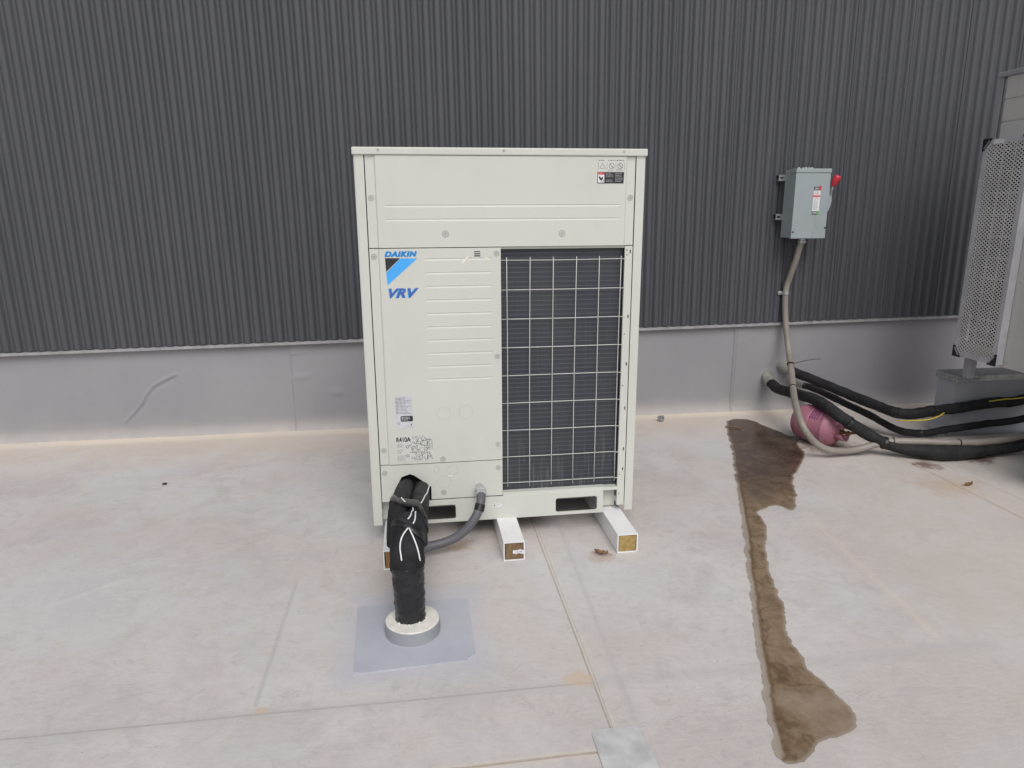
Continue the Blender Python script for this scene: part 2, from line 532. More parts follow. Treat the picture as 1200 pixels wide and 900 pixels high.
    # dirt lying along laps and creases, a painted shadow band, toned crease lines
    def line(a, b, w_, col, amt, cc, p=wps):
        d = seg(a, b, p)
        k = g.ramp(g.math('ADD', d, g.math('MULTIPLY', g.math('SUBTRACT', fine, 0.5), w_ * 0.8)), 0.0, w_, 1.0, 0.0)
        return g.mix(g.math('MULTIPLY', k, amt), cc, col)
    brown = (0.30, 0.25, 0.205)
    beige = (0.66, 0.585, 0.50)
    for a, b, w_, col, amt in (
            ((0.785, 1.8), (0.755, -3.0), 0.012, beige, 0.35),
            ((0.775, 1.8), (0.747, -3.0), 0.0055, brown, 0.7),
            ((0.945, 1.8), (0.84, -1.3), 0.018, (0.44, 0.42, 0.415), 0.35),  # soft shadow band beside the lap, painted into the colour
            ((-6, -1.098), (0.76, -1.108), 0.006, brown, 0.6),
            ((-6, -1.098), (2.2, -1.11), 0.05, (0.47, 0.45, 0.44), 0.35),
            ((-1.3, -1.41), (0.70, -1.405), 0.02, beige, 0.7),
            ((-1.3, -1.41), (0.70, -1.405), 0.006, brown, 0.75),
            ((3.17, 1.8), (3.215, -3.0), 0.008, brown, 0.8),
            ((3.17, 1.8), (3.215, -3.0), 0.035, beige, 0.5),
            ((3.34, 0.7), (3.42, -0.9), 0.007, brown, 0.5),
            ((2.14, -0.1), (2.04, -1.05), 0.03, beige, 0.45),
            ((-0.283, -0.30), (-0.29, -1.06), 0.03, (0.58, 0.57, 0.56), 0.5),  # pale line along the left crease
            ((-0.300, -0.30), (-0.31, -1.06), 0.012, (0.38, 0.36, 0.35), 0.4)):  # darker line just left of that crease
        c = line(a, b, w_, col, amt, c)
    # single rust / tannin spots; darker spots under pipes, cylinder and unit
    for (x, y), r_, col, amt in (
            ((0.728, -1.085), 0.05, (0.60, 0.46, 0.33), 0.65), ((-0.285, -1.098), 0.026, (0.58, 0.45, 0.32), 0.6),
            ((3.12, 0.22), 0.24, (0.52, 0.37, 0.26), 0.5), ((3.24, 0.56), 0.10, (0.17, 0.10, 0.065), 0.85),
            ((3.62, 0.62), 0.13, (0.13, 0.08, 0.055), 0.85), ((0.39, -0.07), 0.10, (0.42, 0.28, 0.18), 0.6),
            ((1.00, -0.26), 0.07, (0.42, 0.30, 0.20), 0.5), ((0.27, -0.80), 0.09, (0.55, 0.46, 0.38), 0.5),
            ((0.6, 0.15), 0.2, (0.40, 0.33, 0.27), 0.45), ((2.86, 0.98), 0.22, (0.2, 0.14, 0.1), 0.7),
            ((3.30, 1.30), 0.2, (0.30, 0.22, 0.16), 0.5)):
        d = g.vmath('LENGTH', g.vmath('SUBTRACT', wp, (x, y, 0)), out='Value')
        k = g.ramp(g.math('ADD', d, g.math('MULTIPLY', g.math('SUBTRACT', g.math('ADD', fine, g.math('MULTIPLY', mid, 1.0)), 1.0), r_ * 1.6)), r_ * 0.35, r_, 1.0, 0.0)
        c = g.mix(g.math('MULTIPLY', k, amt), c, col)
    # specks
    sp = g.noise(flat, 60, 2, 0.5)
    c = g.mix(g.math('MULTIPLY', g.ramp(sp, 0.78, 0.82), 0.4), c, (0.2, 0.16, 0.13))
    g.l.new(c, g.b.inputs['Base Color'])
    g.l.new(g.ramp(mid, 0.3, 0.7, 0.48, 0.72), g.b.inputs['Roughness'])
    g.b.inputs['Specular IOR Level'].default_value = 0.35
    # creases under bump: weave texture, soft ripples
    h = g.noise(g.coord((1.0, 1.9, 0), rot=(0, 0, R(-12))), 20, 3, 0.7)
    g.bump(h, 0.20, 0.006)
    return m
ROOF = roof_mat()

def pad_mat():
    m = bpy.data.materials.new('clean_grey_membrane'); m.use_nodes = True
    g = NT(m)
    pos = g.coord()
    n = g.noise(pos, 4, 6, 0.65)
    n2 = g.noise(pos, 9, 5, 0.7)
    c = g.mix(g.ramp(n, 0.3, 0.7), (0.415, 0.422, 0.480), (0.475, 0.480, 0.530))
    c = g.mix(g.math('MULTIPLY', g.ramp(n2, 0.56, 0.78), 0.5), c, (0.55, 0.49, 0.44))
    g.l.new(c, g.b.inputs['Base Color'])
    g.b.inputs['Roughness'].default_value = 0.5
    g.bump(n2, 0.15, 0.004)
    return m
PAD = pad_mat()

def flash_mat():
    m = bpy.data.materials.new('grey_wall_membrane'); m.use_nodes = True
    g = NT(m)
    pos = g.coord()
    n = g.noise(pos, 1.3, 5, 0.6)
    n2 = g.noise(g.coord((1, 1, 2.5)), 8, 6, 0.7)
    c = g.mix(g.ramp(n, 0.3, 0.7), (0.282, 0.275, 0.294), (0.322, 0.314, 0.332))
    c = g.mix(g.math('MULTIPLY', g.ramp(n2, 0.5, 0.8), 0.3), c, (0.30, 0.28, 0.265))
    z = g.sep(pos)[2]
    zz = g.math('ADD', z, g.math('MULTIPLY', g.math('SUBTRACT', g.noise(pos, 5, 6, 0.7), 0.5), 0.16))
    c = g.mix(g.math('MULTIPLY', g.ramp(zz, -0.02, 0.16, 1.0, 0.0), 0.55), c, (0.46, 0.42, 0.385))
    c = g.mix(g.math('MULTIPLY', g.ramp(zz, -0.03, 0.028, 1.0, 0.0), 0.5), c, (0.58, 0.50, 0.415))
    g.l.new(c, g.b.inputs['Base Color'])
    g.b.inputs['Roughness'].default_value = 0.55
    g.b.inputs['Specular IOR Level'].default_value = 0.35
    g.bump(g.math('ADD', n2, g.noise(pos, 40, 3)), 0.12, 0.004)
    return m
FLASH = flash_mat()

def puddle_mat():
    m = bpy.data.materials.new('wet_silt'); m.use_nodes = True
    g = NT(m)
    pos = g.coord()
    at = g.node('ShaderNodeAttribute', attribute_name='edge')
    e = at.outputs['Fac']
    n = g.noise(pos, 9, 8, 0.72, 0.5)
    n2 = g.noise(pos, 30, 6, 0.7)
    n3 = g.noise(pos, 2.6, 4, 0.6)
    y = g.sep(pos)[1]
    es = g.node('ShaderNodeAttribute', attribute_name='edge_side').outputs['Fac']
    mud = g.mix(g.ramp(n, 0.28, 0.72), (0.140, 0.088, 0.046), (0.285, 0.208, 0.138))
    mud = g.mix(g.math('MULTIPLY', g.ramp(n2, 0.45, 0.68), 0.50), mud, (0.310, 0.240, 0.172))
    mud = g.mix(g.math('MULTIPLY', g.ramp(n3, 0.52, 0.66), 0.40), mud, (0.330, 0.270, 0.212))
    mud = g.mix(g.math('MULTIPLY', g.ramp(g.math('ABSOLUTE', g.math('SUBTRACT', n3, 0.50)), 0.0, 0.018, 1.0, 0.0), 0.55), mud, (0.10, 0.060, 0.032))
    rim = g.ramp(g.math('ADD', e, g.math('MULTIPLY', g.math('SUBTRACT', n2, 0.5), 0.012)), 0.004, 0.014, 1.0, 0.0)
    mud = g.mix(g.math('MULTIPLY', rim, 0.55), mud, (0.36, 0.31, 0.26))
    wet = g.ramp(g.math('ADD', y, g.math('MULTIPLY', g.math('SUBTRACT', n3, 0.5), 0.9)), 0.10, 0.60)
    deep = g.mix(g.ramp(n, 0.3, 0.75), (0.060, 0.037, 0.025), (0.130, 0.088, 0.060))
    c = g.mix(g.math('MULTIPLY', wet, g.ramp(e, 0.0, 0.02)), mud, deep)
    # pale damp margin and the dark silt line along the higher side
    ww = g.math('ADD', es, g.math('MULTIPLY', g.math('SUBTRACT', n, 0.5), 0.035))
    dry = g.math('SUBTRACT', 1.0, g.math('MULTIPLY', wet, 0.8))
    c = g.mix(g.math('MULTIPLY', g.ramp(ww, 0.014, 0.026, 1.0, 0.0), g.math('MULTIPLY', dry, 0.7)), c, (0.385, 0.335, 0.285))
    sl = g.ramp(g.math('ABSOLUTE', g.math('SUBTRACT', ww, 0.027)), 0.0, 0.012, 1.0, 0.0)
    c = g.mix(g.math('MULTIPLY', sl, 0.6), c, (0.12, 0.070, 0.035))
    g.l.new(c, g.b.inputs['Base Color'])
    g.b.inputs['Specular IOR Level'].default_value = 0.35
    wr = g.math('SUBTRACT', 0.62, g.math('MULTIPLY', wet, 0.42))
    g.l.new(g.math('ADD', wr, g.math('MULTIPLY', g.math('SUBTRACT', n2, 0.5), 0.2)), g.b.inputs['Roughness'])
    g.bump(g.math('MULTIPLY', n2, g.math('SUBTRACT', 1.05, wet)), 0.25, 0.004)
    return m
PUDDLE_M = puddle_mat()
# ------------------------------------------------------------------ setting: roof deck
WALL_Y = 1.835
def roof_h(x, y):
    """soft ripples and two raised creases of the membrane"""
    h = 0.0012 * noise.noise(Vector((x * 1.7, y * 1.7, 0.3)))
    def ridge(ax, ay, bx, by, wd, ht):
        d = Vector((bx - ax, by - ay)); p = Vector((x - ax, y - ay))
        t = max(0, min(1, p.dot(d) / d.length_squared))
        q = (p - d * t).length
        f = min(1, t * 6, (1 - t) * 6)
        return ht * f * math.exp(-(q / wd) ** 2)
    h += ridge(-0.283, -0.30, -0.292, -1.06, 0.007, 0.0020)
    h += ridge(2.14, -0.12, 2.04, -1.05, 0.008, 0.0022)
    h += ridge(-1.10, 0.35, -0.85, 0.62, 0.014, 0.0025)
    h += ridge(-1.25, -0.35, -0.95, -0.10, 0.012, 0.0025)
    # coved weld at the foot of the wall
    if y > 1.70:
        t = (y - 1.70) / 0.13
        h += 0.018 * max(0, t) ** 2
    return h

def grid_lines(segs):
    out = []
    for a, b, n in segs:
        out += [a + (b - a) * i / n for i in range(n)]
    out.append(segs[-1][1])
    return out
gx = grid_lines([(-40, -8, 8), (-8, -3, 20), (-3, -0.5, 160), (-0.5, 0, 125), (0, 1.9, 100), (1.9, 2.3, 90), (2.3, 4.5, 110), (4.5, 8, 14), (8, 40, 8)])
gy = grid_lines([(-45, -8, 8), (-8, -2, 24), (-2, 1.7, 260), (1.7, WALL_Y + 0.02, 12)])
vs_ = [(x, y, roof_h(x, y) if -3 < x < 4.5 and y > -2 else (0.018 * max(0, (y - 1.70) / 0.13) ** 2 if y > 1.7 else 0)) for y in gy for x in gx]
W_ = len(gx)
fs = [(j * W_ + i, j * W_ + i + 1, (j + 1) * W_ + i + 1, (j + 1) * W_ + i) for j in range(len(gy) - 1) for i in range(W_ - 1)]
roof = from_data('roof', vs_, fs, ROOF, None, smooth=True)
tag(roof, 'pale grey weathered roof membrane with dusty scuffs and welded laps', 'roof', kind='structure')

# overlapping membrane sheets, each a real lap standing a little proud
def lap_sheet(x0, x1, y0, y1, z, nx, ny, edge_wob=0.0):
    v, f = [], []
    for j in range(ny + 1):
        for i in range(nx + 1):
            x = x0 + (x1 - x0) * i / nx
            y = y0 + (y1 - y0) * j / ny
            if edge_wob:
                if i in (0, nx): x += edge_wob * noise.noise(Vector((y * 1.5, 3.1, i)))
                if j in (0, ny): y += edge_wob * noise.noise(Vector((x * 1.5, 7.7, j)))
            v.append((x, y, roof_h(x, y) + z))
    for j in range(ny):
        for i in range(nx):
            a = j * (nx + 1) + i
            f.append((a, a + 1, a + nx + 2, a + nx + 1))
    # skirt so that the lap has an edge
    loop = [i for i in range(nx + 1)] + [j * (nx + 1) + nx for j in range(1, ny + 1)] + [ny * (nx + 1) + i for i in range(nx - 1, -1, -1)] + [j * (nx + 1) for j in range(ny - 1, 0, -1)]
    s = len(v)
    for k in loop: v.append((v[k][0], v[k][1], v[k][2] - z - 0.002))
    n = len(loop)
    for k in range(n): f.append((loop[k], s + k, s + (k + 1) % n, loop[(k + 1) % n]))
    return v, f
def sheared(data, k, y_ref=0.0):
    v, f = data
    return [(x + k * (y - y_ref), y, z) for x, y, z in v], f
for args, sh in (((0.780, 0.925, -4.0, 1.69, 0.0024, 6, 220, 0.006), 0.0125),
                 ((-8.0, 0.742, -1.405, -1.100, 0.0022, 330, 14, 0.004), 0.0),
                 ((3.175, 3.36, -4.0, 1.69, 0.0024, 8, 220, 0.006), -0.012)):
    v, f = sheared(lap_sheet(*args), sh)
    from_data('lap_strip', v, f, ROOF, roof, smooth=False)
# cover patch over the T-joint of two laps
def flat_patch(name, pts, z, m, parent):
    bm = bmesh.new()
    top = [bm.verts.new((x, y, z)) for x, y in pts]
    bot = [bm.verts.new((x, y, -0.001)) for x, y in pts]
    bm.faces.new(top)
    n = len(pts)
    for i in range(n): bm.faces.new((top[i], bot[i], bot[(i + 1) % n], top[(i + 1) % n]))
    return from_bm(name, bm, m, parent)
PATCH = mat('grey_patch_membrane', (0.53, 0.53, 0.53), 0.5, var=0.16, scale=14, bump=0.1, bscale=25, dirt=(0.60, 0.55, 0.50), dirt_amt=0.6)
flat_patch('cover_patch', rrect(0.694, 0.846, -1.66, -1.322, 0.028), 0.0058, PATCH, roof)

# ------------------------------------------------------------------ setting: building wall
bld = thing('building_wall', 'charcoal corrugated metal wall rising above a grey membrane upstand', 'wall', (0.62, WALL_Y, 0))
PITCH_R = 0.071
G_ = 0.0115
def clad_tf(x, z):     # the cladding hangs level although the roof falls to the right
    return x - G_ * (z - 1.5), z + G_ * (x - 0.62)
AMP = 0.0120
x_start = -1.817 - 6 * PITCH_R * 9
n_panel = 32
Z0, Z1 = 0.662, 6.2
SEGP = 14
cs = [math.cos(2 * math.pi * i / SEGP) for i in range(SEGP)]
for p_ in range(n_panel):
    xa = x_start + p_ * 6 * PITCH_R
    v, f = [], []
    nn = 6 * SEGP + 3
    jit = random.uniform(-0.0008, 0.0008)
    for zi, z in enumerate((Z0, 1.4, 2.4, 4.2, Z1)):
        for i in range(nn):
            ph = i / SEGP
            cc = math.cos(2 * math.pi * ph)
            # flattened crest, tighter valley
            prof = math.tanh(1.6 * cc + 0.45)
            y = 1.806 - AMP * prof + 0.0045 * (i / nn - 0.5) + jit
            X, Z = clad_tf(xa + ph * PITCH_R, z)
            v.append((X, y, Z))
    for zi in range(4):
        for i in range(nn - 1):
            a = zi * nn + i
            f.append((a, a + 1, a + nn + 1, a + nn))
    from_data('cladding_panel', v, f, CLAD, bld, smooth=True)
# drip trim under the sheets: little ledge with a turned-down lip, in lengths
xt = -6.0
for L in (3.05, 3.05, 3.05, 3.05, 3.05):
    bm = bmesh.new()
    prof = [(1.8335, Z0 + 0.02), (1.8335, Z0 - 0.003), (1.7935, Z0 - 0.007), (1.7915, Z0 - 0.0235), (1.7965, Z0 - 0.0265), (1.8335, Z0 - 0.020)]
    a = [bm.verts.new((clad_tf(xt, z)[0], y, clad_tf(xt, z)[1])) for y, z in prof]
    b = [bm.verts.new((clad_tf(xt + L - 0.002, z)[0], y, clad_tf(xt + L - 0.002, z)[1])) for y, z in prof]
    n = len(prof)
    for i in range(n): bm.faces.new((a[i], a[(i + 1) % n], b[(i + 1) % n], b[i]))
    bm.faces.new(a[::-1]); bm.faces.new(b)
    from_bm('drip_trim', bm, DRIP, bld)
    xt += L

def flash_y(x, z):
    y = 0.0030 * noise.noise(Vector((x * 1.3, z * 2.2, 5))) + 0.0016 * noise.noise(Vector((x * 4, z * 5, 9)))
    def ridge(pts, wd, ht):
        best = 1e9
        for (ax, az), (bx, bz) in zip(pts, pts[1:]):
            d = Vector((bx - ax, bz - az)); p = Vector((x - ax, z - az))
            t = max(0, min(1, p.dot(d) / d.length_squared))
            best = min(best, (p - d * t).length)
        return ht * math.exp(-(best / wd) ** 2)
    if -2.0 < x < -1.2:
        y -= ridge([(-1.375, 0.45), (-1.43, 0.425), (-1.52, 0.38), (-1.585, 0.31), (-1.60, 0.27), (-1.66, 0.20), (-1.735, 0.125)], 0.0075, 0.0080)
        y += ridge([(-1.40, 0.415), (-1.515, 0.355), (-1.575, 0.29), (-1.60, 0.24), (-1.69, 0.145)], 0.012, 0.004)
    if -0.75 < x < -0.1:
        y -= ridge([(-0.62, 0.39), (-0.52, 0.40)], 0.014, 0.006)
        y -= ridge([(-0.36, 0.28), (-0.30, 0.27)], 0.02, 0.008)
    return y
def flash_sheet(x0, x1, y_off, nx, nz, zt=0.655):
    v, f = [], []
    for j in range(nz + 1):
        z = -0.01 + (zt + 0.01) * j / nz
        for i in range(nx + 1):
            x = x0 + (x1 - x0) * i / nx
            yy = WALL_Y - y_off + flash_y(x, z)
            if z < 0.10: yy -= 0.05 * ((0.10 - z) / 0.11) ** 2.4
            v.append((x, yy, z + 0.6 * G_ * (x - 0.62) * (z / zt)))
    for j in range(nz):
        for i in range(nx):
            a = j * (nx + 1) + i
            f.append((a, a + 1, a + nx + 2, a + nx + 1))
    s = len(v)
    for j in range(nz + 1):          # turned edge on both sides
        for i in (0, nx):
            q = v[j * (nx + 1) + i]
            v.append((q[0], q[1] + 0.006, q[2]))
    for j in range(nz):
        a, b = j * (nx + 1), (j + 1) * (nx + 1)
        f.append((a, b, s + 2 * j + 2, s + 2 * j))
        a, b = a + nx, b + nx
        f.append((b, a, s + 2 * j + 1, s + 2 * j + 3))
    return v, f
for args in ((-7.0, -0.60, 0.0, 640, 70), (-0.625, 2.60, 0.0035, 170, 34), (2.575, 8.5, 0.007, 220, 26)):
    v, f = flash_sheet(*args)
    from_data('upstand_membrane', v, f, FLASH, bld, smooth=True)
# small square weld patch under the trim and a stripped-in cover over the right lap
def wall_patch(x0, x1, z0, z1, off):
    v, f = [], []
    nx, nz = 6, 16
    for j in range(nz + 1):
        for i in range(nx + 1):
            x = x0 + (x1 - x0) * i / nx; z = z0 + (z1 - z0) * j / nz
            yy = WALL_Y - off + flash_y(x, z)
            if z < 0.10: yy -= 0.05 * ((0.10 - z) / 0.11) ** 2.4
            v.append((x, yy, z))
    for j in range(nz):
        for i in range(nx):
            a = j * (nx + 1) + i
            f.append((a, a + 1, a + nx + 2, a + nx + 1))
    from_data('weld_patch', v, f, FLASH, bld)
wall_patch(-0.62, -0.52, 0.55, 0.63, 0.0065)
wall_patch(2.60, 2.735, 0.05, 0.64, 0.0095)

# ------------------------------------------------------------------ wet stain
PUD = [(2.453, 1.59), (2.592, 1.634), (2.654, 1.559), (2.667, 1.43), (2.706, 1.323), (2.722, 1.205), (2.818, 1.209), (2.694, 1.045), (2.638, 0.866), (2.497, 0.67), (2.329, 0.458), (2.27, 0.326), (2.122, 0.071), (2.053, 0.125), (1.976, 0.104), (1.911, 0.05), (1.896, -0.059), (1.85, -0.157), (1.773, -0.296), (1.722, -0.419), (1.667, -0.553), (1.64, -0.646), (1.614, -0.701), (1.609, -0.757), (1.582, -0.814), (1.531, -0.936), (1.506, -1.006), (1.505, -1.075), (1.487, -1.147), (1.503, -1.212), (1.507, -1.292), (1.507, -1.366), (1.468, -1.426), (1.397, -1.447), (1.332, -1.462), (1.283, -1.501), (1.233, -1.525), (1.204, -1.527), (1.19, -1.487), (1.216, -1.414), (1.239, -1.334), (1.292, -1.21), (1.345, -1.075), (1.421, -0.893), (1.511, -0.685), (1.598, -0.469), (1.725, -0.184), (1.831, 0.073), (1.972, 0.421), (2.157, 0.86), (2.301, 1.233)]
def smooth_loop(pts, n=5, jit=0.006):
    out = []
    N = len(pts)
    P = [Vector(p) for p in pts]
    for i in range(N):
        a, b, c, d = P[i - 1], P[i], P[(i + 1) % N], P[(i + 2) % N]
        k = max(n, int((c - b).length / 0.010))
        for q in range(k):
            t = q / k
            v = 0.5 * ((2 * b) + (c - a) * t + (2 * a - 5 * b + 4 * c - d) * t * t + (3 * b - a - 3 * c + d) * t ** 3)
            nn = Vector((noise.noise(Vector((v.x * 14, v.y * 14, 1.0))) + 0.8 * noise.noise(Vector((v.x * 45, v.y * 45, 2.0))), noise.noise(Vector((v.x * 14, v.y * 14, 8.0))) + 0.7 * noise.noise(Vector((v.x * 50, v.y * 50, 6.0)))))
            out.append(v + nn * jit)
    return out
def seg_d(p, a, b):
    d = b - a
    t = max(0, min(1, (p - a).dot(d) / max(d.length_squared, 1e-9)))
    return (p - a - d * t).length
def sheet_poly(name, loop, z, m, step, parent=None):
    """triangulated flat sheet with an 'edge' attribute = distance to its outline"""
    def inside(p):
        c = False
        for i in range(len(loop)):
            a, b = loop[i], loop[i - 1]
            if (a.y > p.y) != (b.y > p.y) and p.x < (b.x - a.x) * (p.y - a.y) / (b.y - a.y) + a.x:
                c = not c
        return c
    def dist(p):
        return min(seg_d(p, loop[i], loop[i - 1]) for i in range(len(loop)))
    pts = list(loop)
    xs = [p.x for p in loop]; ys = [p.y for p in loop]
    y = min(ys)
    while y < max(ys):
        x = min(xs)
        while x < max(xs):
            p = Vector((x + random.uniform(-.3, .3) * step, y + random.uniform(-.3, .3) * step))
            if inside(p) and dist(p) > step * 0.5: pts.append(p)
            x += step
        y += step
    edges = [(i, (i + 1) % len(loop)) for i in range(len(loop))]
    vo, eo, fo, _, _, _ = delaunay_2d_cdt(pts, edges, [], 1, 1e-6)
    v = [(q.x, q.y, roof_h(q.x, q.y) + z) for q in vo]
    o = from_data(name, v, [tuple(f) if (vo[f[1]] - vo[f[0]]).cross(vo[f[2]] - vo[f[0]]) > 0 else tuple(reversed(f)) for f in fo], m, parent, smooth=True)
    at = o.data.attributes.new('edge', 'FLOAT', 'POINT')
    at.data.foreach_set('value', [dist(q) for q in vo])
    side = [Vector(p) for p in PUD[38:]]
    at = o.data.attributes.new('edge_side', 'FLOAT', 'POINT')
    at.data.foreach_set('value', [min(seg_d(q, a_, b_) for a_, b_ in zip(side, side[1:])) for q in vo])
    return o
loop = smooth_loop(PUD, 5, 0.010)
pud = sheet_poly('wet_stain', loop, 0.0013, PUDDLE_M, 0.024)
tag(pud, 'long brown wet silt stain with ragged edge running from wall towards camera', 'stain', kind='structure')
# ------------------------------------------------------------------ the condensing unit
H = 0.092
T = H + 1.657

def panel_sheet(name, x0, x1, z0, z1, y, m, parent, grooves=(), flange_l=0.0, flange_r=0.0, fd=0.007, ret=0.012):
    """pressed sheet panel facing -y: proud middle, recessed side flanges, stamped grooves (xa, xb, zc)"""
    bx = sorted({x0, x1} | ({x0 + flange_l, x0 + flange_l + 0.006} if flange_l else set()) | ({x1 - flange_r, x1 - flange_r - 0.006} if flange_r else set())
                | {q for g in grooves for q in (g[0], g[0] + 0.012, g[1] - 0.012, g[1])})
    bz = sorted({z0, z1} | {q for g in grooves for q in (g[2] + 0.0045, g[2] + 0.0025, g[2] + 0.0005, g[2] - 0.0055)})
    v, f = [], []
    for z in bz:
        for x in bx:
            yy = y
            if flange_l and x <= x0 + flange_l + 1e-6: yy = y + fd
            if flange_r and x >= x1 - flange_r - 1e-6: yy = y + fd
            for ga, gb, gz in grooves:
                if ga + 0.01 <= x <= gb - 0.01 and gz - 0.0001 <= z <= gz + 0.003:
                    yy = y + 0.0017
            v.append((x, yy, z))
    nx = len(bx)
    for j in range(len(bz) - 1):
        for i in range(nx - 1):
            a = j * nx + i
            f.append((a, a + 1, a + nx + 1, a + nx))
    # returned edges
    per = list(range(nx)) + [j * nx + nx - 1 for j in range(1, len(bz))] + [(len(bz) - 1) * nx + i for i in range(nx - 2, -1, -1)] + [j * nx for j in range(len(bz) - 2, 0, -1)]
    s = len(v)
    for k in per: v.append((v[k][0], y + fd + ret, v[k][2]))
    for k in range(len(per)):
        f.append((per[k], s + k, s + (k + 1) % len(per), per[(k + 1) % len(per)]))
    return from_data(name, v, f, m, parent)

AY = Matrix.Rotation(R(90), 4, 'X')     # local z -> -y
def screw(x, z, y, parent, r=0.0085):
    at = Matrix.Translation((x, y, z)) @ AY
    d = lathe('screw', [(r * 1.5, -0.001), (r * 1.45, 0.0012), (r * 1.15, 0.0014), (r * 0.95, -0.0006), (r * 0.78, -0.0006), (r * 0.72, 0.0010), (r * 0.45, 0.0014), (r * 0.35, 0.0004), (0.001, 0.0003)], SCREW, parent, at, 14)
    return d

def knock(x, z, y, r, parent):
    path = [Vector((x + r * math.cos(2 * math.pi * k / 28), y, z + r * math.sin(2 * math.pi * k / 28))) for k in range(29)]
    v, f = tube_data(path, 0.0009, 5, cap=False)
    return from_data('knockout', v, f, KNOCK, parent, smooth=True)

def post(name, cx, cy, sx, sy, z0, z1, m, parent, a=0.040, t=0.004):
    """L-section corner post, outer corner at (cx, cy), legs running towards +sx, +sy"""
    pts = [(0, 0), (a, 0), (a, t), (t, t), (t, a), (0, a)]
    bm = bmesh.new()
    lo = [bm.verts.new((cx + sx * px, cy + sy * py, z0)) for px, py in pts]
    hi = [bm.verts.new((cx + sx * px, cy + sy * py, z1)) for px, py in pts]
    n = len(pts)
    for i in range(n): bm.faces.new((lo[i], lo[(i + 1) % n], hi[(i + 1) % n], hi[i]))
    bm.faces.new(lo); bm.faces.new(hi)
    es = [e for e in bm.edges if abs(e.verts[0].co.z - e.verts[1].co.z) > 0.1 and abs(e.verts[0].co.x - cx) < 1e-4 and abs(e.verts[0].co.y - cy) < 1e-4]
    bmesh.ops.bevel(bm, geom=es, offset=0.004, segments=2, affect='EDGES')
    return from_bm(name, bm, m, parent)

ac = thing('air_conditioner', 'tall ivory outdoor air conditioning unit on white sleepers with blue logo and wire coil grille', 'air conditioner', (0.62, 0.38, H))
D_ = 0.765
box('interior_core', 0.045, 1.195, 0.060, D_ - 0.02, 0.215, T - 0.04, INNER, ac, 0)
box('base_pan', 0.03, 1.21, 0.16, D_ - 0.02, H + 0.004, 0.212, BASEPAN, ac, 0.003)
for cx, sx in ((0.006, 1), (1.234, -1)):
    for cy, sy in ((0.0, 1), (D_, -1)):
        post('corner_post', cx, cy, sx, sy, H, T - 0.029, IVORY, ac)
cap = box('top_cap', 0.0, 1.24, -0.010, D_ + 0.010, T - 0.030, T, IVORY, ac, 0.005, 2)
for x in (0.106, 0.620, 1.135):
    lathe('cap_screw', [(0.0055, -0.002), (0.0055, 0.002), (0.003, 0.003)], SCREW, cap, Matrix.Translation((x, -0.010, T - 0.011)) @ AY, 8)
for x in (0.33, 0.91):
    bm = bmesh.new()
    for rr in (0.06, 0.12, 0.18, 0.24):
        path = [Vector((x + rr * math.cos(a * math.pi / 12), 0.38 + rr * math.sin(a * math.pi / 12), T + 0.0005)) for a in range(25)]
        v, f = tube_data(path, 0.003, 5, cap=False)
        bv = [bm.verts.new(q) for q in v]
        for q in f: bm.faces.new([bv[k] for k in q])
    for k in range(8):
        a = k * math.pi / 4
        v, f = tube_data([Vector((x, 0.38, T + 0.003)), Vector((x + 0.25 * math.cos(a), 0.38 + 0.25 * math.sin(a), T + 0.003))], 0.002, 5)
        bv = [bm.verts.new(q) for q in v]
        for q in f: bm.faces.new([bv[k] for k in q])
    from_bm('fan_guard', bm, WIRE, cap)

# front, upper panel
up_ = panel_sheet('upper_panel', 0.050, 1.190, 1.3465, T - 0.0315, -0.004, IVORY, ac,
                  grooves=((0.120, 1.128, 1.5165), (0.118, 1.128, 1.4600)), flange_l=0.036, flange_r=0.036)
for x, z in ((0.068, 1.549), (1.172, 1.548)): screw(x, z, 0.003, up_)
for x, z in ((0.370, 1.402), (0.871, 1.400)): screw(x, z, -0.004, up_, 0.010)
# front, left access panel with stamped lines
gro = [(0.277, 0.568, 1.2965 - 0.0583 * k) for k in range(10)]
acc = panel_sheet('access_panel', 0.050, 0.604, 0.384, 1.3430, -0.004, IVORY, ac, grooves=gro, flange_l=0.036)
for x, z in ((0.068, 1.310), (0.585, 1.318), (0.585, 0.868), (0.068, 0.452), (0.585, 0.458)): screw(x, z, 0.003 if x < 0.1 else -0.004, acc)
screw(0.331, 0.400, -0.004, acc)
for x, z in ((0.341, 0.616), (0.440, 0.619)):
    knock(x, z, -0.0041, 0.031, acc)
# front, lower service panel with the pipe opening cut out of its bottom edge
out = [(0.050, 0.206), (0.107, 0.206), (0.107, 0.258), (0.142, 0.322), (0.180, 0.334), (0.200, 0.326), (0.274, 0.268), (0.274, 0.206), (0.604, 0.206), (0.604, 0.380), (0.050, 0.380)]
low = plate('service_panel', out, [], -0.001, 0.010, IVORY, ac)
for x, z in ((0.068, 0.345), (0.585, 0.343), (0.330, 0.236)): screw(x, z, -0.001, low)
for x, z, r in ((0.375, 0.345, 0.024), (0.335, 0.290, 0.030), (0.300, 0.350, 0.013)):
    knock(x, z, -0.0011, r, low)
box('embossed_mark', 0.352, 0.374, -0.0022, 0.0, 0.3135, 0.3175, WHITE, low, 0)
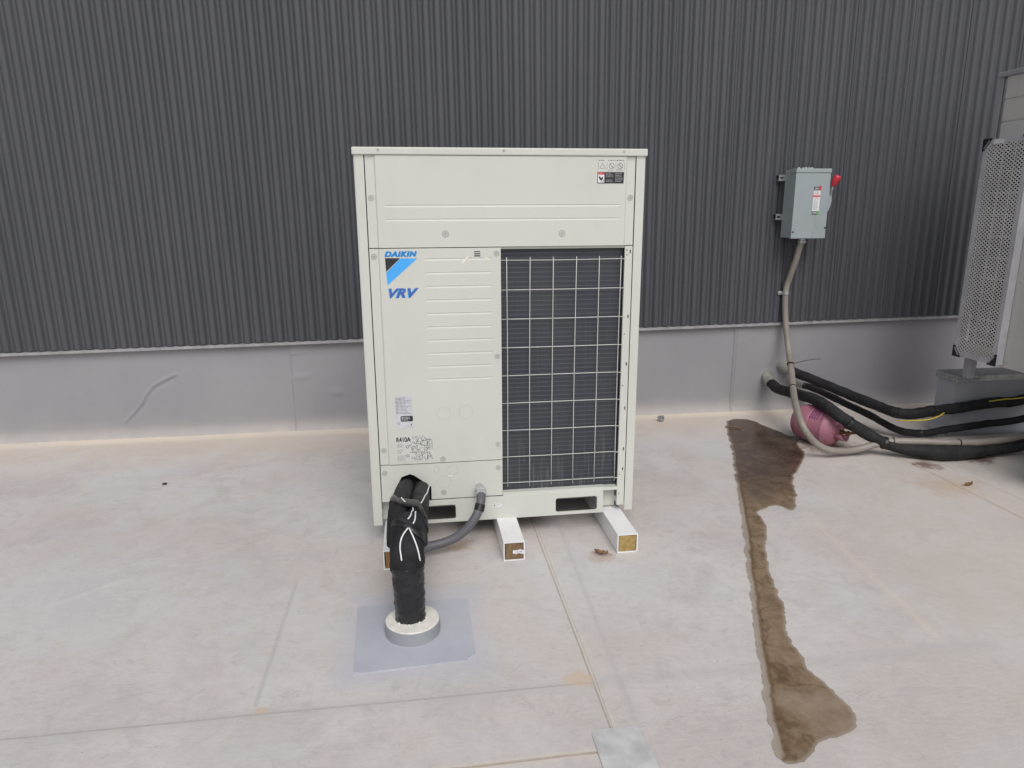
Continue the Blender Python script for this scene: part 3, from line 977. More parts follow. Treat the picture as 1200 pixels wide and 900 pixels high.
# coil behind the grille
box('coil', 0.606, 1.157, 0.034, 0.058, 0.2165, 1.344, COIL, ac, 0)
box('coil_top_plate', 0.606, 1.157, 0.010, 0.030, 1.335, 1.345, IVORY, ac, 0.001)
fl = plate('side_flange', [(1.157, 0.118), (1.191, 0.118), (1.191, 1.3430), (1.157, 1.3430)],
           [rrect(1.178, 1.184, z - 0.009, z + 0.009, 0.0029, 2) for z in (1.318, 1.03, 0.81, 0.60, 0.40, 0.30)], 0.004, 0.018, IVORY, ac)
for z in (1.325, 1.305, 0.95, 0.71, 0.275, 0.175):
    lathe('rivet', [(0.0026, -0.001), (0.0026, 0.0012), (0.001, 0.0018)], BLACKPL, fl, Matrix.Translation((1.166, 0.004, z)) @ AY, 8)
gx_ = [0.631, 0.734, 0.837, 0.940, 1.043, 1.142]
gz_ = [1.2875 - 0.1287 * k for k in range(9)]
for x in gx_:
    tube('grille_wire', [(x + random.uniform(-.001, .001), 0.010, 0.240), (x + random.uniform(-.002, .002), 0.010, 0.8), (x + random.uniform(-.001, .001), 0.010, 1.300)], 0.0018, WIRE, ac, n=6, sub=3)
for z in gz_:
    tube('grille_wire', [(0.603, 0.016, z), (0.88, 0.015, z + random.uniform(-.002, .002)), (1.115, 0.015, z), (1.145, 0.006, z), (1.162, 0.003, z)], 0.0018, WIRE, ac, n=6, sub=3)
plate('coil_ledge', [(0.606, 0.198), (1.157, 0.198), (1.157, 0.213), (1.10, 0.213), (1.09, 0.2165), (0.606, 0.2165)], [], 0.001, 0.05, IVORY, ac)
# base rail with lifting openings
hl = rrect(0.183, 0.384, 0.104, 0.175, 0.012)
hr = rrect(0.856, 1.057, 0.104, 0.175, 0.012)
rail = plate('base_rail', rrect(0.155, 1.086, H - 0.003, 0.2015, 0.004, 2), [hl, hr], -0.006, 0.002, IVORY, ac)
for hx in (0.183, 0.856):
    box('lifting_pocket', hx - 0.004, hx + 0.205, 0.0025, 0.15, 0.1755, 0.178, BASEPAN, rail, 0)
    box('lifting_pocket', hx + 0.202, hx + 0.2045, 0.0025, 0.15, 0.100, 0.175, BASEPAN, rail, 0)
poly_xz('rating_mark', [rrect(0.556, 0.598, 0.150, 0.167, 0.005, 3)], -0.0066, PAPER, rail)
poly_xz('rating_mark_print', [rrect(0.561, 0.568, 0.154, 0.163, 0.002, 2), [(0.572, 0.156), (0.580, 0.161), (0.579, 0.163), (0.571, 0.158)], [(0.584, 0.158), (0.590, 0.161), (0.589, 0.163), (0.583, 0.160)]], -0.0070, GREYINK, rail)
for x0, x1 in ((0.046, 0.100), (1.092, 1.158)):
    box('mounting_foot', x0, x1, 0.05, 0.16, H + 0.001, H + 0.006, BASEPAN, ac, 0)
    box('foot_web', x0, x1, 0.052, 0.058, H + 0.006, 0.198, IVORY, ac, 0)
# flanks and back: upper panels, coils, wires
for sx in (0, 1):
    xo = 0.010 if sx == 0 else 1.230
    d = 1 if sx == 0 else -1
    a, b = sorted((xo, xo + d * 0.012))
    box('side_upper_panel', a, b, 0.046, D_ - 0.046, 1.3465, T - 0.032, IVORY, ac, 0.001)
    a, b = sorted((xo + d * 0.012, xo + d * 0.030))
    box('side_coil', a, b, 0.25, D_ - 0.046, 0.2165, 1.344, COIL, ac, 0)
    a, b = sorted((xo, xo + d * 0.010))
    box('side_panel', a, b, 0.046, 0.25, 0.2, 1.344, IVORY, ac, 0.001)
    box('side_base_rail', a, b, 0.046, D_ - 0.046, H - 0.002, 0.198, IVORY, ac, 0.001)
    for k in range(9):
        z = gz_[k]
        tube('grille_wire', [(xo + d * 0.004, 0.252, z), (xo + d * 0.004, D_ - 0.044, z)], 0.0018, WIRE, ac, n=6, sub=0)
    for k in range(5):
        y = 0.29 + 0.1 * k
        tube('grille_wire', [(xo + d * 0.004, y, 0.22), (xo + d * 0.004, y, 1.33)], 0.0018, WIRE, ac, n=6, sub=0)
box('back_upper_panel', 0.046, 1.194, D_ - 0.014, D_ - 0.003, 1.3465, T - 0.032, IVORY, ac, 0.001)
box('back_coil', 0.046, 1.194, D_ - 0.03, D_ - 0.015, 0.2165, 1.344, COIL, ac, 0)

# ---- printed marks on the unit
lg = poly_xz('logo_triangle', [[(0.1135, 1.3045), (0.1765, 1.3030), (0.1160, 1.2470)]], -0.0047, BLACKINK, acc)
poly_xz('logo_stripe', [[(0.1790, 1.3030), (0.2480, 1.3015), (0.1190, 1.1900), (0.1163, 1.2440)]], -0.0047, BLUE2, acc)
lv, lf = [], []
for dx, dy in ((-0.0011, 0.0), (0.0, -0.0001), (0.0011, -0.0002)):      # heavy strokes
    v, f = text_data('DAIKIN', 0.1130 + dx, 0.2470 + dx, 1.3090, 1.3320, -0.0049 + dy, 0.25, 0.045, 1.16)
    lf += [tuple(i + len(lv) for i in q) for q in f]
    lv += v
from_data('logo_lettering', lv, lf, BLUE, acc)
text('model_lettering', 'VRV', 0.1235, 0.2500, 1.1360, 1.1770, -0.0049, NAVY, acc, shear=0.35, bold=0.045, space=1.08)
text('model_lettering_edge', 'VRV', 0.1215, 0.2480, 1.1350, 1.1765, -0.0045, BLUE2, acc, shear=0.35, bold=0.06, space=1.06)
# level mark by the corner and stray drips of sealant
poly_xz('level_marks', [[(0.489, 1.325), (0.516, 1.325), (0.516, 1.3285), (0.489, 1.3285)], [(0.489, 1.3155), (0.516, 1.3155), (0.516, 1.320), (0.489, 1.320)], [(0.490, 1.3065), (0.516, 1.3065), (0.516, 1.3115), (0.490, 1.3115)]], -0.0047, BLACKINK, acc)
CREAM = mat('cream_smear', (0.78, 0.74, 0.63), 0.5)
poly_xz('sealant_smear', [[(0.434, 1.278), (0.440, 1.276), (0.462, 1.300), (0.466, 1.314), (0.452, 1.300), (0.440, 1.296)]], -0.0046, CREAM, acc)
poly_xz('sealant_smear', [[(0.527, 1.298), (0.548, 1.290), (0.557, 1.284), (0.556, 1.298), (0.538, 1.302)]], -0.0046, CREAM, acc)
def rows(x0, x1, z0, z1, n, fill=0.45, gap=0.03, seed=1):
    """print too small to read: broken dark lines"""
    rd = random.Random(seed)
    out = []
    for k in range(n):
        zc = z1 - (k + 0.5) * (z1 - z0) / n
        hh = (z1 - z0) / n * fill / 2
        x = x0
        end = x0 + (x1 - x0) * rd.uniform(0.6, 1.0)
        while x < end:
            l = rd.uniform(0.08, 0.25) * (x1 - x0)
            out.append([(x, zc - hh), (min(end, x + l), zc - hh), (min(end, x + l), zc + hh), (x, zc + hh)])
            x += l + gap * (x1 - x0)
    return out
def ring(cx, cz, r, t, n=16):
    return [[(cx + q * math.cos(a), cz + q * math.sin(a)) for q, a in ((r, 2 * math.pi * k / n), (r, 2 * math.pi * (k + 1) / n), (r - t, 2 * math.pi * (k + 1) / n), (r - t, 2 * math.pi * k / n))] for k in range(n)]
def tri_out(cx, cz, r, t):
    P = [(cx + r * math.cos(R(a)), cz + r * math.sin(R(a))) for a in (90, 210, 330)]
    Q = [(cx + (r - 2 * t) * math.cos(R(a)), cz + (r - 2 * t) * math.sin(R(a))) for a in (90, 210, 330)]
    return [[P[i], P[(i + 1) % 3], Q[(i + 1) % 3], Q[i]] for i in range(3)]
def bar(x0, z0, x1, z1, t):
    d = Vector((x1 - x0, z1 - z0)).normalized(); n = Vector((-d.y, d.x)) * t / 2
    return [(x0 + n.x, z0 + n.y), (x1 + n.x, z1 + n.y), (x1 - n.x, z1 - n.y), (x0 - n.x, z0 - n.y)]
# rating plate
rp = poly_xz('rating_plate', [[(0.1265, 0.7010), (0.2005, 0.7035), (0.2045, 0.5560), (0.1310, 0.5520)]], -0.0048, SILVERPAPER, acc)
poly_xz('rating_plate_print', rows(0.130, 0.198, 0.620, 0.698, 12, 0.35, 0.05, 3), -0.0053, GREYINK, rp)['kind'] = 'stuff'
poly_xz('rating_plate_mark', ring(0.140, 0.577, 0.0055, 0.0018), -0.0053, GREYINK, rp)
poly_xz('rating_plate_badge', [rrect(0.149, 0.203, 0.586, 0.611, 0.004, 2), rrect(0.192, 0.198, 0.567, 0.573, 0.002, 1)], -0.0053, BLACKINK, rp)
poly_xz('rating_plate_badge_print', rows(0.153, 0.200, 0.590, 0.608, 3, 0.4, 0.06, 9), -0.0057, PAPER, rp)
# refrigerant label
LABEL = mat('pale_label', (0.60, 0.61, 0.575), 0.45, var=0.02)
rl = poly_xz('refrigerant_label', [[(0.1240, 0.5190), (0.2860, 0.5235), (0.2880, 0.3960), (0.1270, 0.3935)]], -0.0048, LABEL, acc)
text('refrigerant_lettering', 'R410A', 0.1260, 0.1890, 0.4900, 0.5130, -0.0053, BLACKINK, rl, bold=0.03)
pr = rows(0.128, 0.160, 0.462, 0.484, 4, 0.3, 0.05, 4) + rows(0.128, 0.158, 0.436, 0.456, 4, 0.3, 0.05, 5) + rows(0.128, 0.170, 0.400, 0.428, 5, 0.3, 0.05, 6)
pr += rows(0.196, 0.270, 0.500, 0.518, 3, 0.3, 0.06, 7) + rows(0.204, 0.240, 0.400, 0.412, 2, 0.4, 0.1, 12)
pr += ring(0.174, 0.467, 0.0075, 0.003) + ring(0.174, 0.424, 0.0075, 0.003)
pr += [bar(0.190, 0.438, 0.250, 0.440, 0.002), bar(0.250, 0.440, 0.252, 0.470, 0.002), bar(0.252, 0.470, 0.215, 0.485, 0.002), bar(0.215, 0.485, 0.218, 0.455, 0.002), bar(0.240, 0.492, 0.284, 0.496, 0.002), bar(0.284, 0.496, 0.284, 0.450, 0.002), bar(0.264, 0.490, 0.262, 0.462, 0.0025), bar(0.268, 0.440, 0.284, 0.405, 0.002), bar(0.262, 0.430, 0.264, 0.408, 0.002), bar(0.190, 0.460, 0.204, 0.470, 0.0025)]
rq = random.Random(77)
for k in range(120):
    xx, zz = rq.uniform(0.186, 0.280), rq.uniform(0.402, 0.500)
    an = rq.choice((0, 1.57, 0.8, 2.2)); ll = rq.uniform(0.004, 0.012)
    pr.append(bar(xx, zz, xx + ll * math.cos(an), zz + ll * math.sin(an), 0.0022))
poly_xz('refrigerant_diagram', pr, -0.0053, GREYINK, rl)
# warning labels, top right
wl = poly_xz('pictogram_label', [[(1.024, 1.656), (1.140, 1.656), (1.140, 1.708), (1.024, 1.708)]], -0.0047, LABEL, up_)
pic = tri_out(1.0440, 1.676, 0.0155, 0.0018) + ring(1.0830, 1.6785, 0.0125, 0.0022) + ring(1.1210, 1.6785, 0.0125, 0.0022)
pic += [bar(1.0755, 1.6865, 1.0905, 1.6705, 0.003), bar(1.1135, 1.6865, 1.1285, 1.6705, 0.003), bar(1.0635, 1.662, 1.0635, 1.694, 0.0012), bar(1.1020, 1.662, 1.1020, 1.694, 0.0012), bar(1.1390, 1.662, 1.1390, 1.694, 0.0012), bar(1.0260, 1.662, 1.0260, 1.694, 0.0012)]
pic += rows(1.027, 1.062, 1.698, 1.705, 1, 0.6, 0.08, 21) + rows(1.066, 1.100, 1.698, 1.705, 1, 0.6, 0.08, 22) + rows(1.104, 1.138, 1.698, 1.705, 1, 0.6, 0.08, 23) + rows(1.066, 1.096, 1.658, 1.664, 1, 0.4, 0.1, 24) + rows(1.106, 1.134, 1.657, 1.667, 2, 0.4, 0.1, 25)
poly_xz('pictogram_print', pic, -0.0052, GREYINK, wl)
wb = poly_xz('warning_label', [[(1.0215, 1.607), (1.1375, 1.607), (1.1390, 1.6535), (1.0215, 1.6535)]], -0.0047, BLACKINK, up_)
poly_xz('warning_label_panel', [[(1.0240, 1.6105), (1.0520, 1.6105), (1.0520, 1.6430), (1.0240, 1.6430)]], -0.0052, PAPER, wb)
poly_xz('warning_label_band', [[(1.0225, 1.6430), (1.0525, 1.6430), (1.0525, 1.6525), (1.0225, 1.6525)]], -0.0052, REDINK, wb)
poly_xz('warning_label_print', rows(1.026, 1.050, 1.645, 1.651, 1, 0.5, 0.08, 31) + rows(1.058, 1.094, 1.632, 1.650, 4, 0.35, 0.05, 32) + rows(1.060, 1.092, 1.612, 1.624, 2, 0.35, 0.05, 33) + rows(1.100, 1.136, 1.612, 1.650, 6, 0.35, 0.05, 34), -0.0057, mat('pale_print', (0.42, 0.42, 0.44), 0.5), wb)
poly_xz('hand_symbol', [[(1.028, 1.634), (1.031, 1.6375), (1.035, 1.632), (1.040, 1.630), (1.046, 1.636), (1.047, 1.629), (1.042, 1.622), (1.036, 1.620), (1.030, 1.625)]], -0.0057, BLACKINK, wb)
poly_xz('fan_symbol', ring(1.0435, 1.6190, 0.006, 0.0025), -0.0056, GREYINK, wb)

# ------------------------------------------------------------------ sleepers under the unit
def sleeper(xa, xb, label, core, rot=0.0, slip=False):
    s = thing('support_sleeper', label, 'sleeper', ((xa + xb) / 2, -0.257, 0), 'white sleeved sleepers under the ivory unit')
    t = 0.005
    yb, zt = 1.02, 0.0915
    y0 = -0.257
    bm = bmesh.new()
    o_ = rrect(xa, xb, 0.0012, zt, 0.003, 2)
    i_ = rrect(xa + t, xb - t, 0.0012 + t, zt - t, 0.002, 2)
    rings = []
    for poly, ys in ((o_, (y0, yb)), (i_, (y0, yb))):
        rings.append([[bm.verts.new((x, y, z)) for x, z in poly] for y in ys])
    n = len(o_)
    for k in range(n):
        j = (k + 1) % n
        bm.faces.new((rings[0][0][k], rings[0][0][j], rings[0][1][j], rings[0][1][k]))
        bm.faces.new((rings[1][0][k], rings[1][1][k], rings[1][1][j], rings[1][0][j]))
        bm.faces.new((rings[0][0][k], rings[1][0][k], rings[1][0][j], rings[0][0][j]))
        bm.faces.new((rings[0][1][k], rings[0][1][j], rings[1][1][j], rings[1][1][k]))
    from_bm('sleeve', bm, WHITE, s)
    bm = bmesh.new()
    bm_box(bm, xa + t + 0.0035, xb - t - 0.002, y0 + 0.004, yb - 0.004, 0.0068, zt - t - 0.003, 0.002)
    from_bm('timber_core', bm, core, s)
    if slip:
        poly = [(xa + 0.040, 0.036), (xa + 0.056, 0.033), (xa + 0.070, 0.036), (xa + 0.088, 0.030), (xa + 0.090, 0.046), (xa + 0.076, 0.053), (xa + 0.058, 0.050), (xa + 0.042, 0.050)]
        plate('paper_tag', poly, [], y0 + 0.0005, y0 + 0.0035, PAPER, s)
        poly_xz('tag_print', [ring(xa + 0.062, 0.042, 0.004, 0.0015, 8)[k] for k in range(8)] + [bar(xa + 0.070, 0.044, xa + 0.082, 0.042, 0.003)], y0, GREYINK, s)
    return s
sleeper(0.056, 0.148, 'white sleeved timber sleeper partly behind the black pipe bundle', WOOD_A)
sleeper(0.574, 0.668, 'white sleeved timber sleeper with torn paper tag on its end, middle of three', WOOD_B, slip=True)
sleeper(1.087, 1.181, 'white sleeved timber sleeper with plain yellowish wood end under the wire grille', WOOD_C)

# ------------------------------------------------------------------ pitch pocket and pipe bundle
pk = thing('pipe_penetration', 'round grey roof collar filled with white sealant on square bluish membrane pad', 'roof collar', (0.178, -0.73, 0))
pad = [(-0.034, -0.548), (-0.018, -0.538), (0.376, -0.536), (0.393, -0.555), (0.392, -0.895), (0.352, -0.930), (0.010, -0.950), (-0.016, -0.944), (-0.018, -0.925)]
flat_patch('membrane_pad', pad, 0.0046, PAD, pk)
rg = lathe('collar', [(0.1005, 0.0), (0.0995, 0.010), (0.0985, 0.050), (0.0965, 0.0515), (0.092, 0.0515), (0.092, 0.040)], POCKET, pk, Matrix.Translation((0.178, -0.73, 0)), 48)
bm = bmesh.new()
N = 48
prev = None
for ri, rr in enumerate((0.0972, 0.0955, 0.090, 0.08, 0.07, 0.06, 0.05, 0.03)):
    cur = []
    for k in range(N):
        a = 2 * math.pi * k / N
        x, y = 0.178 + rr * math.cos(a), -0.73 + rr * math.sin(a)
        z = 0.0535 + (0.0 if ri else -0.0015) + (0.0022 * noise.noise(Vector((x * 60, y * 25, 0))) + 0.0025 * (ri / 7)) * (1 if ri else 0)
        cur.append(bm.verts.new((x, y, z)))
    if prev:
        for k in range(N): bm.faces.new((prev[k], prev[(k + 1) % N], cur[(k + 1) % N], cur[k]))
    prev = cur
bm.faces.new(prev)
from_bm('sealant_fill', bm, SEALANT, pk, smooth=True)
for k in range(4):
    a = R(225 + 40 * k)
    bm = bmesh.new()
    bmesh.ops.create_icosphere(bm, subdivisions=1, radius=0.0035 + 0.002 * random.random(), matrix=Matrix.Translation((0.171 + 0.057 * math.cos(a), -0.722 + 0.057 * math.sin(a), 0.058)))
    from_bm('sealant_lump', bm, SEALANT, pk, smooth=True)

pb = thing('pipe_bundle', 'thick black insulated pipe bundle rising from roof collar into the ivory unit', 'pipe bundle', (0.172, -0.72, 0.054))
path = [(0.171, -0.722, 0.058), (0.170, -0.718, 0.12), (0.169, -0.712, 0.19), (0.168, -0.704, 0.255)]
pp = catmull(path, 14)
v, f = tube_data(pp, lambda t: 0.0530 + 0.0055 * t, 32)
for i in range(len(pp)):
    for k in range(32):
        q = v[i * 32 + k]; c0 = pp[i]; d = q - c0
        u_ = (i / (len(pp) - 1) * 8.5 + k / 32 + 0.35 * math.sin(2 * math.pi * k / 32 + 1.3 * (i // 5))) % 1.0     # overlapping turns of tape
        v[i * 32 + k] = c0 + d * (1 + 0.035 * (u_ - 0.5) + 0.09 * noise.noise(q * 24) + 0.05 * noise.noise(q * 70))
        if i == 0: v[k].z -= 0.004 + 0.010 * noise.noise(q * 40)
from_data('taped_wrap', v, f, TAPE, pb, smooth=True)
bodyp = [(0.168, -0.706, 0.238), (0.168, -0.698, 0.270), (0.168, -0.678, 0.310), (0.170, -0.640, 0.342), (0.172, -0.585, 0.362)]
v, f = tube_data(catmull(bodyp, 10), lambda t: 0.0585 + 0.005 * math.sin(math.pi * min(1, t * 1.1)), 28, lump=0.11, seed=9)
from_data('outer_sleeve', v, f, FOAM, pb, smooth=True)
LP = catmull([(0.134, -0.655, 0.315), (0.134, -0.60, 0.348), (0.137, -0.50, 0.368), (0.143, -0.35, 0.350), (0.152, -0.18, 0.314), (0.160, -0.02, 0.280), (0.163, 0.055, 0.268)], 8)
RP = catmull([(0.205, -0.655, 0.313), (0.206, -0.60, 0.346), (0.211, -0.50, 0.364), (0.219, -0.35, 0.338), (0.226, -0.18, 0.302), (0.230, -0.02, 0.266), (0.230, 0.055, 0.254)], 8)
RL, RR_ = 0.0395, 0.0385
v, f = tube_data(LP, lambda t: RL - 0.006 * max(0, t - 0.55) / 0.45, 22, lump=0.07, seed=4)
from_data('pipe_sleeve', v, f, FOAM, pb, smooth=True)
v, f = tube_data(RP, lambda t: RR_ - 0.007 * max(0, t - 0.55) / 0.45, 22, lump=0.07, seed=14)
from_data('pipe_sleeve', v, f, FOAM2, pb, smooth=True)
def lerp_path(P, t):
    q = max(0, min(0.9999, t)) * (len(P) - 1); i = int(q)
    return P[i].lerp(P[i + 1], q - i)
def hull_point(t, a, lift=0.003):
    """point on the tape-tight outline round both sleeves: a = angle, 0 right, 90 top"""
    L, Q = lerp_path(LP, t), lerp_path(RP, t)
    side = (Q - L).normalized()
    d = (lerp_path(LP, t + 0.03) - lerp_path(LP, t - 0.03)).normalized()
    upn = side.cross(d).normalized()
    c, r = (Q, RR_) if math.cos(a) >= 0 else (L, RL)
    return c + (side * math.cos(a) + upn * math.sin(a)) * (r * 1.03 + lift)
def band(t0, tilt, wd, lift=0.0008):
    v, f = [], []
    n = 40
    for off in (-wd / 2, -wd / 6, wd / 6, wd / 2):
        for k in range(n):
            a = 2 * math.pi * k / n
            v.append(hull_point(t0 + off + tilt * math.cos(a), a, lift + (0.0008 if abs(off) < wd / 4 else 0)))
    for e in range(3):
        for k in range(n): f.append((e * n + k, e * n + (k + 1) % n, (e + 1) * n + (k + 1) % n, (e + 1) * n + k))
    o = from_data('tape_band', v, f, TAPE, pb, smooth=True)
    md = o.modifiers.new('thickness', 'SOLIDIFY'); md.thickness = 0.002; md.offset = -1
band(0.33, -0.16, 0.085)
BP = catmull(bodyp, 10)
def sleeve_band(t0, tilt, wd):
    v, f = [], []
    n = 36
    for off in (-wd / 2, 0, wd / 2):
        for k in range(n):
            a = 2 * math.pi * k / n
            t = t0 + off + tilt * math.cos(a)
            c0 = lerp_path(BP, t)
            d = (lerp_path(BP, t + 0.04) - lerp_path(BP, t - 0.04)).normalized()
            side = Vector((1, 0, 0)); upn = side.cross(d).normalized()
            v.append(c0 + (side * math.cos(a) + upn * math.sin(a)) * (0.0610 + 0.005 * math.sin(math.pi * min(1, t * 1.1)) + 0.001))
    for e in range(2):
        for k in range(n): f.append((e * n + k, e * n + (k + 1) % n, (e + 1) * n + (k + 1) % n, (e + 1) * n + k))
    o = from_data('tape_band', v, f, TAPE, pb, smooth=True)
    md = o.modifiers.new('thickness', 'SOLIDIFY'); md.thickness = 0.0015; md.offset = 1
sleeve_band(0.76, -0.14, 0.14)
WIREPTS = [
    [(0.2661, -0.0369, 0.2934), (0.2600, -0.15, 0.322), (0.2511, -0.2645, 0.3470), (0.2420, -0.36, 0.375), (0.2314, -0.4559, 0.3953), (0.2171, -0.5199, 0.4025)],
    [(0.1500, -0.455, 0.4125), (0.1553, -0.4734, 0.4120), (0.1636, -0.4946, 0.4120)],
    [(0.1929, -0.5322, 0.4010), (0.1947, -0.5569, 0.4020), (0.1900, -0.59, 0.412), (0.1846, -0.6301, 0.4125), (0.1752, -0.6477, 0.4080)],
    [(0.2030, -0.5667, 0.4000), (0.2025, -0.60, 0.408), (0.2006, -0.6422, 0.4030), (0.1938, -0.6648, 0.3970)],
    [(0.1748, -0.6841, 0.3901), (0.1591, -0.7047, 0.3778), (0.1491, -0.7218, 0.3632), (0.1453, -0.7370, 0.3409), (0.1474, -0.7475, 0.3195), (0.1496, -0.7554, 0.3000)],
    [(0.1779, -0.6838, 0.3898), (0.1896, -0.7053, 0.3725), (0.2011, -0.7262, 0.3485), (0.2089, -0.7402, 0.3212), (0.2142, -0.7437, 0.2889)]]
for pts in WIREPTS:
    tube('white_cord', pts, 0.0028, WHITE, pb, n=6, sub=4)

# flexible conduit on the unit
fc = thing('flexible_conduit', 'grey flexible conduit curving from lower panel of ivory unit to pipe bundle', 'conduit', (0.40, -0.12, 0.03))
tube('conduit_hose', [(0.497, -0.058, 0.238), (0.494, -0.088, 0.222), (0.480, -0.118, 0.190), (0.458, -0.135, 0.155), (0.420, -0.145, 0.112), (0.370, -0.150, 0.078), (0.310, -0.155, 0.058), (0.240, -0.170, 0.050), (0.190, -0.23, 0.046), (0.170, -0.34, 0.044), (0.168, -0.50, 0.044), (0.168, -0.60, 0.060), (0.170, -0.665, 0.070)], 0.0205, CONDUIT, fc, n=16, sub=10)
aim = Matrix.Translation((0.497, -0.001, 0.252)) @ (Vector((0.0, -0.93, -0.30)).to_track_quat('Z', 'Y').to_matrix().to_4x4())
cn = lathe('connector', [(0.020, -0.004), (0.020, 0.012), (0.0175, 0.014), (0.0175, 0.018), (0.027, 0.020), (0.027, 0.034), (0.023, 0.037), (0.023, 0.044), (0.026, 0.046), (0.026, 0.060), (0.022, 0.064)], ALU, fc, aim, 8, smooth=False)
tl = Vector((-0.30, -0.45, -0.85)).normalized()
aim2 = Matrix.Translation((0.485, -0.112, 0.199)) @ tl.to_track_quat('Z', 'Y').to_matrix().to_4x4()
lathe('tape_wrap', [(0.0220, -0.016), (0.0235, -0.014), (0.0235, 0.014), (0.0220, 0.016)], TIE, fc, aim2, 18)

# ------------------------------------------------------------------ safety switch on the wall
sw = thing('disconnect_switch', 'grey metal safety switch box with red handle mounted on the corrugated wall', 'switch box', (2.955, 1.75, 1.30))
X0, X1, YF, YB, ZB, ZT = 2.828, 3.082, 1.600, 1.752, 1.300, 1.766
box('enclosure', X0 + 0.003, X1 - 0.003, YF + 0.030, YB, ZB + 0.004, ZT - 0.004, BOXGREY, sw, 0.003)
dr = box('door', X0, X1, YF, YF + 0.028, ZB, ZT - 0.030, BOXGREY, sw, 0.004, 2)
box('rain_hood', X0 - 0.002, X1 + 0.002, YF - 0.003, YF + 0.075, ZT - 0.028, ZT, BOXGREY, sw, 0.004, 2)
for z in (1.712, 1.446):
    ch = plate('strut_channel', rrect(2.786, 3.112, z - 0.0205, z + 0.0205, 0.002, 1), [rrect(2.794, 2.822, z - 0.007, z + 0.007, 0.006, 3), rrect(3.086, 3.106, z - 0.007, z + 0.007, 0.006, 3)], 1.7535, 1.7565, GALV, sw)
    box('strut_flange', 2.786, 3.112, 1.7565, 1.794, z + 0.0175, z + 0.0205, GALV, ch, 0)
    box('strut_flange', 2.786, 3.112, 1.7565, 1.794, z - 0.0205, z - 0.0175, GALV, ch, 0)
# right-hand operating handle
plate('handle_plate', [(X1 - 0.001, 1.482), (X1 + 0.012, 1.484), (X1 + 0.024, 1.515), (X1 + 0.030, 1.555), (X1 + 0.027, 1.600), (X1 + 0.016, 1.640), (X1 - 0.001, 1.650)], [], YF + 0.014, YF + 0.022, BOXGREY, sw)
box('handle_pivot', X1 - 0.003, X1 + 0.018, YF + 0.020, YF + 0.046, 1.545, 1.571, GALV, sw, 0.004)
tube('handle_arm', [(X1 + 0.016, YF + 0.033, 1.558), (X1 + 0.018, YF + 0.008, 1.615), (X1 + 0.022, YF + 0.000, 1.660)], 0.0075, GALV, sw, n=8, sub=4)
hp = catmull([(X1 + 0.020, YF + 0.004, 1.652), (X1 + 0.027, YF - 0.004, 1.674), (X1 + 0.037, YF - 0.012, 1.702), (X1 + 0.043, YF - 0.016, 1.720)], 6)
v, f = tube_data(hp, lambda t: 0.0150 + 0.0110 * min(1, t * 1.8) - 0.008 * max(0, t - 0.8) / 0.2, 14)
from_data('red_grip', v, f, RED, sw, smooth=True)
for x, z in ((2.838, 1.345), (3.074, 1.372)):
    lathe('door_latch', [(0.006, -0.002), (0.006, 0.004), (0.003, 0.005)], BLACKPL, dr, Matrix.Translation((x, YF, z)) @ AY, 10)
for k, x in enumerate((2.872, 2.905, 2.925, 2.948, 2.968)):
    lathe('hub_bolt', [(0.010, -0.001), (0.010, 0.006 + 0.003 * (k % 2)), (0.006, 0.011)], ALU, sw, Matrix.Translation((x, 1.655, ZT)), 8)
# label on the door
sl = poly_xz('switch_label', [[(2.966, 1.462), (3.016, 1.462), (3.016, 1.645), (2.966, 1.645)]], YF - 0.0006, PAPER, dr)
poly_xz('label_black_blocks', [[(2.965, 1.622), (3.004, 1.622), (3.004, 1.646), (2.965, 1.646)], [(2.965, 1.461), (3.001, 1.461), (3.001, 1.484), (2.965, 1.484)]], YF - 0.0011, BLACKINK, sl)
poly_xz('label_red_block', [[(3.0045, 1.622), (3.020, 1.622), (3.020, 1.652), (3.0045, 1.652)], [(2.960, 1.580), (3.016, 1.580), (3.016, 1.590), (2.960, 1.590)]], YF - 0.0011, REDINK, sl)
poly_xz('label_green_block', [[(3.0015, 1.461), (3.016, 1.461), (3.016, 1.486), (3.0015, 1.486)]], YF - 0.0011, GREENINK, sl)
text('on_lettering', 'ON', 2.970, 2.999, 1.627, 1.641, YF - 0.0016, PAPER, sl, bold=0.02)
text('off_lettering', 'OFF', 2.968, 2.998, 1.466, 1.479, YF - 0.0016, PAPER, sl, bold=0.02)
poly_xz('label_red_print', rows(2.972, 3.010, 1.594, 1.616, 3, 0.4, 0.06, 41) + rows(2.972, 3.010, 1.562, 1.577, 2, 0.4, 0.06, 42), YF - 0.0011, REDINK, sl)
poly_xz('label_fine_print', rows(2.971, 3.011, 1.490, 1.558, 9, 0.3, 0.06, 43), YF - 0.0011, GREYINK, sl)

# ------------------------------------------------------------------ conduit from the switch
cd = thing('wall_conduit', 'beige flexible conduit looping from switch box down to floor and right along pipes', 'conduit', (2.95, 1.70, 0.0))
cpts = [(2.960, 1.680, 1.290), (2.950, 1.690, 1.230), (2.942, 1.715, 1.130), (2.932, 1.752, 1.020), (2.924, 1.770, 0.950), (2.922, 1.770, 0.862), (2.932, 1.758, 0.706), (2.938, 1.700, 0.526), (2.866, 1.500, 0.381), (2.721, 1.200, 0.307), (2.590, 0.930, 0.285), (2.545, 0.800, 0.245), (2.556, 0.744, 0.185), (2.640, 0.755, 0.100), (2.749, 0.754, 0.050), (2.906, 0.770, 0.040), (3.035, 0.755, 0.074), (3.120, 0.725, 0.100), (3.290, 0.670, 0.108), (3.488, 0.628, 0.104), (3.720, 0.630, 0.100), (3.955, 0.636, 0.125), (4.25, 0.66, 0.20), (4.5, 0.70, 0.40)]
